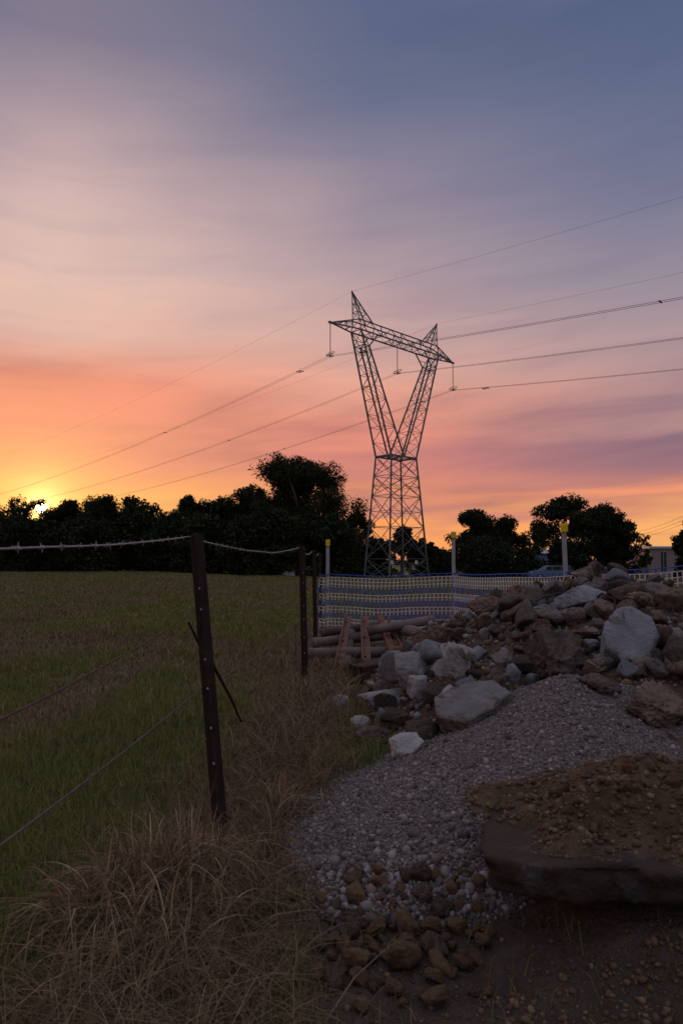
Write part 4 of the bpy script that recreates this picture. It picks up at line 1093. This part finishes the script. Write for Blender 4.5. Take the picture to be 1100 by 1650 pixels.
TL = [ # px, top, width, Y, shape, kwargs, label
 (-45, 792, 110, 98, 'gum', {}, 'broad gum at the left end of the tree line, left of the sun'),
 (28, 799, 92, 98, 'gum', dict(cr=0.11, bot=0.30, per=70, clumps=70), 'open-crowned gum just left of the setting sun'),
 (8, 824, 90, 90, 'bush', {}, 'dark bushy tree under the open-crowned gum at the left edge'),
 (112, 806, 78, 98, 'gum', dict(cr=0.16), 'small-topped gum just right of the setting sun'),
 (70, 836, 80, 92, 'bush', {}, 'low dark tree directly below the setting sun'),
 (168, 796, 84, 96, 'gum', dict(cr=0.16), 'gum with a narrow ragged top, second right of the sun'),
 (222, 797, 96, 94, 'bush', {}, 'wide flat-topped dense tree, third right of the sun'),
 (140, 822, 90, 88, 'bush', {}, 'low dark tree in front of the ragged gum'),
 (300, 797, 66, 96, 'gum', dict(cr=0.14), 'slim gum standing apart between two sky gaps'),
 (268, 824, 84, 90, 'bush', {}, 'low dark tree filling the gap left of the slim gum'),
 (356, 798, 78, 94, 'gum', dict(cr=0.16), 'rounded gum right of the slim one'),
 (325, 822, 90, 88, 'bush', {}, 'low dark tree in front of the slim gum'),
 (408, 779, 84, 96, 'gum', dict(cr=0.15), 'gum with a stepped crown touching the tallest tree on its left'),
 (490, 732, 146, 92, 'gum', dict(cr=0.15, clumps=230, per=190, bot=0.10, skirt=90), 'tallest broad gum of the tree line, left of the tower'),
 (400, 822, 96, 86, 'bush', {}, 'low dark tree below the stepped crown'),
 (455, 815, 96, 86, 'bush', {}, 'low dark tree at the left foot of the tallest gum'),
 (520, 815, 96, 88, 'bush', {}, 'low dark tree at the right foot of the tallest gum'),
 (574, 822, 62, 108, 'gum', dict(cr=0.13, per=80), 'gum with sky gaps standing behind the tower left legs'),
 (560, 868, 74, 96, 'bush', {}, 'low bush left of the tower feet'),
 (606, 862, 50, 104, 'bush', dict(cr=0.11), 'dark bush behind the near leg of the tower'),
 (648, 846, 56, 110, 'gum', dict(cr=0.12, bot=0.1), 'small gum showing between the tower legs'),
 (682, 866, 44, 112, 'bush', dict(cr=0.11), 'low bush right of the tower feet'),
 (708, 882, 44, 120, 'bush', dict(cr=0.11), 'lowest bush in the bright gap right of the tower'),
]
BACK = ('behind the left edge of the tree line', 'below and left of the sun', 'right of the sun, half hidden', 'behind the ragged gum', 'behind the flat-topped tree', 'behind the slim gum',
        'behind the rounded gum', 'behind the stepped crown', 'behind the left side of the tallest gum', 'behind the right side of the tallest gum', 'behind the gum by the tower legs')
for i, wh in enumerate(BACK):
    TL.append((-20 + i * 57, (826, 828, 820, 812, 816, 822, 814, 806, 800, 816, 846)[i], 92, 114, 'bush', {}, 'distant dark tree in the back row, ' + wh))
for i, (px, top, w, Y, shp, kw, lab) in enumerate(TL):
    k = dict(clumps=110, per=170, leaf=0.27, cr=0.17, skirt=46 if shp == 'gum' else 0, bot=0.22 if shp == 'gum' else 0.0)
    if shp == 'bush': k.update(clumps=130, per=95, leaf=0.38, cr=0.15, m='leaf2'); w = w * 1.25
    k.update(kw)
    make_tree('gum_tree' if shp == 'gum' else 'dense_tree', lab, 'tree', px, top, w, Y, 900 + i, shape='gum' if shp == 'gum' else 'bush', group=G1, **k)
G2 = 'garden trees by the far buildings'
for i, (px, top, w, Y, shp, kw, lab) in enumerate([
 (765, 820, 66, 84, 'gum', dict(cr=0.19, bot=0.1, skirt=50), 'left half of the tree pair between tower and second stake, taller side'),
 (815, 830, 66, 86, 'gum', dict(cr=0.19, bot=0.1, skirt=50), 'right half of the tree pair between tower and middle stake'),
 (785, 862, 128, 80, 'bush', {}, 'dark bushy growth at the foot of the tree pair'),
 (903, 793, 92, 82, 'gum', dict(cr=0.15, bot=0.14, clumps=80), 'tall round-headed tree behind the rightmost yellow-capped stake'),
 (972, 808, 70, 88, 'gum', dict(cr=0.17, bot=0.2), 'tree with a bumpy top right of the round-headed one'),
 (988, 822, 92, 76, 'bush', dict(clumps=120, cr=0.13), 'dense dark rounded tree left of the pale building'),
 (915, 862, 100, 76, 'bush', {}, 'dark hedge-like bush below the round-headed tree'),
 (1043, 862, 26, 112, 'bush', dict(per=60, clumps=60), 'small reddish-topped tree behind the pale building'),
 (1041, 884, 20, 70, 'gum', dict(per=40, clumps=40, leaf=0.22, bot=0.1, cr=0.16, skirt=0), 'thin young tree in front of the pale building'),
 (1108, 838, 66, 84, 'bush', dict(clumps=120, cr=0.12), 'dark tree cut by the right picture edge'),
 (1150, 770, 80, 80, 'gum', dict(), 'tall tree mostly beyond the right picture edge'),
 (855, 884, 30, 125, 'bush', dict(per=60), 'distant low tree seen through the gap left of the round-headed tree')]):
    k = dict(clumps=86, per=190, leaf=0.25, cr=0.17, skirt=40, bot=0.15 if shp == 'gum' else 0.0)
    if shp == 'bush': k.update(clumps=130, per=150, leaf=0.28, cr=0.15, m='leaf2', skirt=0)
    k.update(kw)
    make_tree('gum_tree' if shp == 'gum' else 'dense_tree', lab, 'tree', px, top, w, Y, 960 + i, shape=shp, group=G2, **k)

# ------------------------------------------------------------------ buildings and small far things
def Lc(px, py, Y): return at(px, py, Y)
bY = 104.0; x0, x1 = at(1029, 900, bY).x, at(1140, 900, bY).x; xm = at(1047, 900, bY).x
zg = float(ground_z(x0, bY)) - 0.2; zt = at(1047, 884, bY).z
bld = empty('pale_building', (xm, bY, zg))
mb = MB(); mb.box((xm, bY, zg), (x1, bY + 9, zt)); mb.build('wall', M['plaster'], bld)
mb = MB(); mb.box((x0, bY + 1.5, zg), (xm - 0.003, bY + 8, at(1030, 903, bY).z)); mb.build('side_wing', M['plaster'], bld)
mb = MB(); V = [(xm - 0.25, bY - 0.3, zt + 0.003), (x1, bY - 0.3, zt + 0.003), (x1, bY + 9.3, zt + 0.003), (xm - 0.25, bY + 9.3, zt + 0.003)]
mb.add(V + [(v[0], v[1], v[2] + (0.25 if i < 2 else 0.55)) for i, v in enumerate(V)], [(0, 1, 2, 3), (4, 5, 6, 7), (0, 1, 5, 4), (1, 2, 6, 5), (2, 3, 7, 6), (3, 0, 4, 7)]); mb.build('roof', M['roof'], bld)
wl, wr = at(1063, 900, bY).x, at(1073, 900, bY).x; wz0, wz1 = at(1063, 921, bY).z, at(1063, 889, bY).z
mb = MB(); fr = 0.06
mb.box((wl - fr, bY - 0.07, wz0 - fr), (wl, bY - 0.003, wz1 + fr)); mb.box((wr, bY - 0.07, wz0 - fr), (wr + fr, bY - 0.003, wz1 + fr))
mb.box((wl, bY - 0.07, wz1), (wr, bY - 0.003, wz1 + fr)); mb.box((wl, bY - 0.07, wz0 - fr), (wr, bY - 0.003, wz0))
wm = (wl + wr) / 2; mb.box((wm - 0.025, bY - 0.06, wz0), (wm + 0.025, bY - 0.004, wz1))
win = mb.build('window', M['frame'], bld)
for r_ in range(3):
    za, zb_ = lerp(wz0, wz1, r_ / 3) + 0.02, lerp(wz0, wz1, (r_ + 1) / 3) - 0.02
    for a_, b_ in ((wl, wm - 0.025), (wm + 0.025, wr)):
        mb = MB(); mb.box((a_ + 0.002, bY - 0.03, za), (b_ - 0.002, bY - 0.005, zb_)); o = mb.build('pane', M['glass'], win); o.location = -Vector(bld.location) - Vector(win.location)
tag(bld, 'pale pinkish flat-roofed building with a tall dark window at the right edge', 'building')

sY = 96.0; x0, x1 = at(842, 900, sY).x, at(856, 900, sY).x; zg = float(ground_z(x0, sY)) - 0.1; ze = at(842, 892, sY).z
shed = empty('blue_shed', (x0, sY, zg))
mb = MB(); mb.box((x0, sY, zg), (x1 + 2.5, sY + 4, ze)); mb.build('wall', M['bluewall'], shed)
mb = MB(); mb.add([(x0 - .2, sY - .3, ze), (x1 + 2.7, sY - .3, ze), (x1 + 2.7, sY + 4.3, ze), (x0 - .2, sY + 4.3, ze), (x0 - .2, sY + 2, ze + 0.75), (x1 + 2.7, sY + 2, ze + 0.75)],
                  [(0, 1, 5, 4), (2, 3, 4, 5), (0, 4, 3), (1, 2, 5), (3, 2, 1, 0)]); mb.build('roof', M['roof'], shed)
mb = MB(); mb.box((x0 + 0.25, sY - 0.04, zg + 0.1), (x0 + 1.05, sY - 0.003, zg + 2.05)); mb.build('door', M['frame'], shed)
tag(shed, 'small blue shed with pale pitched roof between the dark garden trees', 'shed')

def car(px0, px1, Y, label):
    c = at((px0 + px1) / 2, 900, Y); L = 4.6; g = float(ground_z(c.x, c.y)); e = empty('parked_car', (c.x, Y, g))
    prof = [(-2.3, .30), (-2.3, .75), (-2.15, .84), (-1.25, .95), (-.55, 1.42), (-.35, 1.48), (1.75, 1.48), (2.2, 1.0), (2.28, .9), (2.3, .30)]
    n = len(prof); V = [(c.x + x, Y - .9, g + z) for x, z in prof] + [(c.x + x, Y + .9, g + z) for x, z in prof]
    mb = MB(); mb.add(V, [(i, (i + 1) % n, n + (i + 1) % n, n + i) for i in range(n)] + [tuple(range(n)), tuple(range(2 * n - 1, n - 1, -1))]); mb.build('body', M['paint'], e)
    for xa, xb in ((-.75, -.2), (-.1, .75), (.85, 1.6)):
        mb = MB(); mb.box((c.x + xa, Y - .92, g + 1.0), (c.x + xb, Y - .903, g + 1.36)); mb.build('window', M['glass'], e)
    for xw in (-1.45, 1.45):
        for yy in (-.92, .72):
            mb = MB(); mb.tube([(c.x + xw, Y + yy, g + .33), (c.x + xw, Y + yy + .2, g + .33)], .33, 14); w = mb.build('wheel', M['tyre'], e)
            mb = MB(); mb.tube([(c.x + xw, Y + yy - .012, g + .33), (c.x + xw, Y + yy - .004, g + .33)], .19, 10); h_ = mb.build('hub', M['galv'], w); h_.location = -Vector(e.location) - Vector(w.location)
    mb = MB(); mb.box((c.x - 2.32, Y - .8, g + .6), (c.x - 2.303, Y - .45, g + .73)); mb.build('headlight', M['sign'], e)
    return tag(e, label, 'car')
car(872, 902, 74, 'pale blue station wagon parked behind the barrier, left of the rightmost stake')

c = at(465, 922, 84); g = float(ground_z(c.x, c.y)); tr = empty('water_trough', (c.x, 84, g))
mb = MB(); mb.box((c.x - .75, 83.7, g + 0.05), (c.x + .75, 84.3, g + .58)); mb.build('tank', M['plaque'], tr)
mb = MB(); mb.box((c.x - .8, 83.65, g + .583), (c.x + .8, 84.35, g + .66)); mb.build('rim', M['plaque'], tr)
for x in (-.6, .6):
    mb = MB(); mb.box((c.x + x - .1, 83.75, g - .1), (c.x + x + .1, 84.25, g + .047)); mb.build('foot', M['slab'], tr)
tag(tr, 'small pale box-shaped trough at the foot of the far tree line', 'trough')

# a thin street line at the right edge
for k, (ya, yb) in enumerate(((858, 829), (863, 836), (868, 842))):
    a, b = at(1015, ya, 130), at(1130, yb - 12, 70); mb = MB()
    mb.tube([a.lerp(b, q / 12) - Vector((0, 0, 0.5 * 4 * (q / 12) * (1 - q / 12))) for q in range(13)], 0.018, 4, False)
    tag(mb.build('overhead_wire', M['wire']), ('top', 'middle', 'bottom')[k] + ' of the three thin street wires low at the right edge', 'power line')

# ------------------------------------------------------------------ grass
def blades(name, P, H, Wd, lean, cols, seed, segs, label, droop=0.5, az=None, kind='stuff', cat=None, parent=None):
    rs = np.random.RandomState(seed); n = len(P)
    az = rs.uniform(0, 2 * np.pi, n) if az is None else az
    D = np.stack([np.cos(az), np.sin(az), np.zeros(n)], -1); S = np.stack([-np.sin(az + rs.normal(0, .5, n)), np.cos(az), np.zeros(n)], -1)
    V = []; PH = rs.uniform(1, 7, n); SW = np.stack([-np.sin(az), np.cos(az), np.zeros(n)], -1)
    for j in range(segs + 1):
        t = j / segs
        out = lean * H * (t ** 1.7); up = H * (t - droop * lean * t ** 2.6)
        c = P + D * out[:, None] + np.array([0, 0, 1.0]) * up[:, None] + SW * (np.sin(t * PH + PH * 3) * H * 0.05 * t)[:, None]
        w = Wd * (1 - t) ** 0.7 * 0.5
        if j < segs: V += [c - S * w[:, None], c + S * w[:, None]]
        else: V.append(c)
    k = 2 * segs + 1; V = np.stack(V, 1)
    b = (np.arange(n) * k)[:, None]
    Q = [b + np.array([[2 * j, 2 * j + 1, 2 * j + 3, 2 * j + 2]]) for j in range(segs - 1)]
    T = b + np.array([[2 * segs - 2, 2 * segs - 1, 2 * segs]])
    me = np_mesh(name, V.reshape(-1, 3), ([np.concatenate(Q)] if Q else []) + [T], {'tint': np.repeat(cols, k, 0)})
    o = link(name, me, M['blade'], parent)
    return tag(o, label, cat, kind=kind)
rs = np.random.RandomState(77)
GREEN = np.array([(0.115, 0.15, 0.033), (0.16, 0.18, 0.044), (0.21, 0.20, 0.06)]); STRAW = np.array([(0.22, 0.155, 0.092), (0.29, 0.215, 0.13), (0.125, 0.085, 0.054), (0.18, 0.112, 0.062)])
def pick(d, rs):
    n = len(d); s = rs.rand(n) < d
    c = np.where(s[:, None], STRAW[rs.randint(0, 4, n)], GREEN[rs.randint(0, 3, n)])
    return c * rs.uniform(0.7, 1.25, (n, 1))
# paddock grass: log-spaced in distance so that it is fine near and coarse far
n = 420000
y = np.exp(rs.uniform(math.log(1.35), math.log(100), n)); x = rs.uniform(-0.62, 0.62, n) * y
ok = (rs.rand(n) > bare(x, y) * 0.985) & (mound_z(x, y) < ground_z(x, y) - 0.02) & (gravel_z(x, y) < ground_z(x, y) - 0.02) & (fbm(x * 3, y * 3, 2, 2, 19) + 0.16 * rs.rand(n) > 0.26)
x, y = x[ok], y[ok]; n = len(x)
d = np.clip(dryness(x, y) * 0.85 + 0.17 + 0.40 * (fbm(x * 1.1, y * 1.1, 0, 3, 23) - 0.5), 0, 1)
P = np.stack([x, y, ground_z(x, y) - 0.005], -1)
hn = fbm(x * 0.8, y * 0.8, 7, 3, 29)
H = (0.035 + 0.13 * hn ** 1.3) * rs.uniform(0.5, 1.5, n) * (1 - 0.3 * (d > 0.8)) + 0.0007 * y
W = np.maximum(0.0035, 0.0013 * y) * rs.uniform(0.6, 1.3, n)
blades('paddock_grass', P, H, W, rs.uniform(0.1, 1.1, n), pick(d, rs), 78, 2, 'short green and straw coloured paddock grass')
# long dead grass matted along the fence
n = 12500
y = np.exp(rs.uniform(math.log(1.35), math.log(13), n)); x = fence_x(y) + rs.normal(0.14, 0.20, n)
ok = (gravel_z(x, y) < ground_z(x, y) - 0.01) & (mound_z(x, y) < ground_z(x, y) - 0.02) & (rs.rand(n) > bare(x, y) * 0.93); x, y = x[ok], y[ok]; n = len(x)
P = np.stack([x, y, ground_z(x, y) - 0.01], -1); H = rs.uniform(0.08, 0.28, n) * (0.6 + 0.8 * fbm(x * 2, y * 2, 1, 2, 44))
blades('dead_grass', P, H, np.maximum(0.0035, 0.0012 * y) * rs.uniform(0.7, 1.4, n), rs.uniform(0.5, 1.7, n), STRAW[rs.randint(0, 4, n)] * rs.uniform(0.6, 1.25, (n, 1)), 79, 4,
       'long dead straw coloured grass matted along the wire fence', droop=0.45)
# lush green tufts right of the fence
n = 9000
x = rs.uniform(-0.25, 0.75, n); y = rs.uniform(3.0, 6.4, n)
ok = (x > fence_x(y) + 0.3) & (gravel_z(x, y) < ground_z(x, y) - 0.01) & (fbm(x * 2.4, y * 2.4, 4, 2, 47) > 0.45); x, y = x[ok], y[ok]; n = len(x)
P = np.stack([x, y, ground_z(x, y) - 0.01], -1)
blades('green_grass', P, rs.uniform(0.05, 0.17, n), np.full(n, 0.0045), rs.uniform(0.2, 1.0, n), GREEN[rs.randint(0, 3, n)] * rs.uniform(0.8, 1.3, (n, 1)), 80, 3, 'green grass tufts between the fence and the rubble')
# dry tussocks as things of their own
def tussock(cx, cy, r, n, h0, h1, seed, label, face=-1.9, wide=0.0068):
    rs = np.random.RandomState(seed); a = rs.uniform(0, 6.28, n); q = r * np.sqrt(rs.rand(n))
    kc = rs.randint(0, 5, n); ox, oy = rs.normal(0, 0.55 * r, 5)[kc], rs.normal(0, 0.55 * r, 5)[kc]
    x, y = cx + ox + 0.6 * q * np.cos(a), cy + oy + 0.6 * q * np.sin(a); P = np.stack([x, y, ground_z(x, y) - 0.01], -1)
    face = face + rs.normal(0, 0.8, 5)[kc]; tall = rs.uniform(0.6, 1.15, 5)[kc]
    az = np.where(rs.rand(n) < 0.5, face + rs.normal(0, 0.9, n), a + rs.normal(0, 0.6, n)); H = tall * rs.uniform(h0 * 0.6, h1, n) * (1 - 0.30 * q / r)
    e = empty('dry_tussock', (cx, cy, float(ground_z(cx, cy))))
    for part, (lo, hi) in enumerate(((0, n * 2 // 3), (n * 2 // 3, n))):
        m = hi - lo
        blades('blade_mass', P[lo:hi], H[lo:hi] * (1.0 if part == 0 else 1.12), rs.uniform(0.6, 1.5, m) * wide, rs.uniform(0.10, 0.95, m) if part == 0 else rs.uniform(0.5, 1.3, m),
               STRAW[rs.randint(0, 4, m)] * rs.uniform(0.8, 1.7, (m, 1)), seed + part, 9, None, droop=0.85 if part == 0 else 1.15, az=az[lo:hi], kind='stuff', parent=e)
    return tag(e, label, 'grass tussock')
tussock(-0.54, 2.40, 0.20, 1200, 0.28, 0.58, 5, 'big drooping straw tussock at the foot of the nearest fence post')
tussock(-0.50, 2.10, 0.15, 300, 0.20, 0.44, 6, 'smaller straw tussock in front of the big drooping one')
tussock(-1.02, 1.80, 0.26, 130, 0.14, 0.36, 7, 'dry tussock in the lower left corner', -1.2)
tussock(-0.74, 1.66, 0.18, 90, 0.14, 0.34, 8, 'dry tussock at the bottom edge left of the big drooping one', -1.4)
tussock(-0.26, 3.20, 0.15, 300, 0.14, 0.34, 9, 'thin arching tussock right behind the nearest post', -0.6)
tussock(-0.10, 3.85, 0.14, 220, 0.10, 0.26, 10, 'small straw tussock between nearest post and the pale stones', -0.4)
tussock(-0.22, 5.6, 0.15, 200, 0.15, 0.38, 11, 'straw tussock in front of the second post', -0.5, 0.008)
# dead weed stalk by the second post
b = hit(476, 1072); mb = MB(); tp = at(475, 1003, b.y)
mb.tube([b - Vector((0, 0, .03)), b.lerp(tp, .5) + Vector((.01, 0, 0)), tp], [.007, .005, .003], 5); st = tag(mb.build('weed_stalk', M['stick']), 'thin dead weed stalk just left of the second fence post', 'weed')
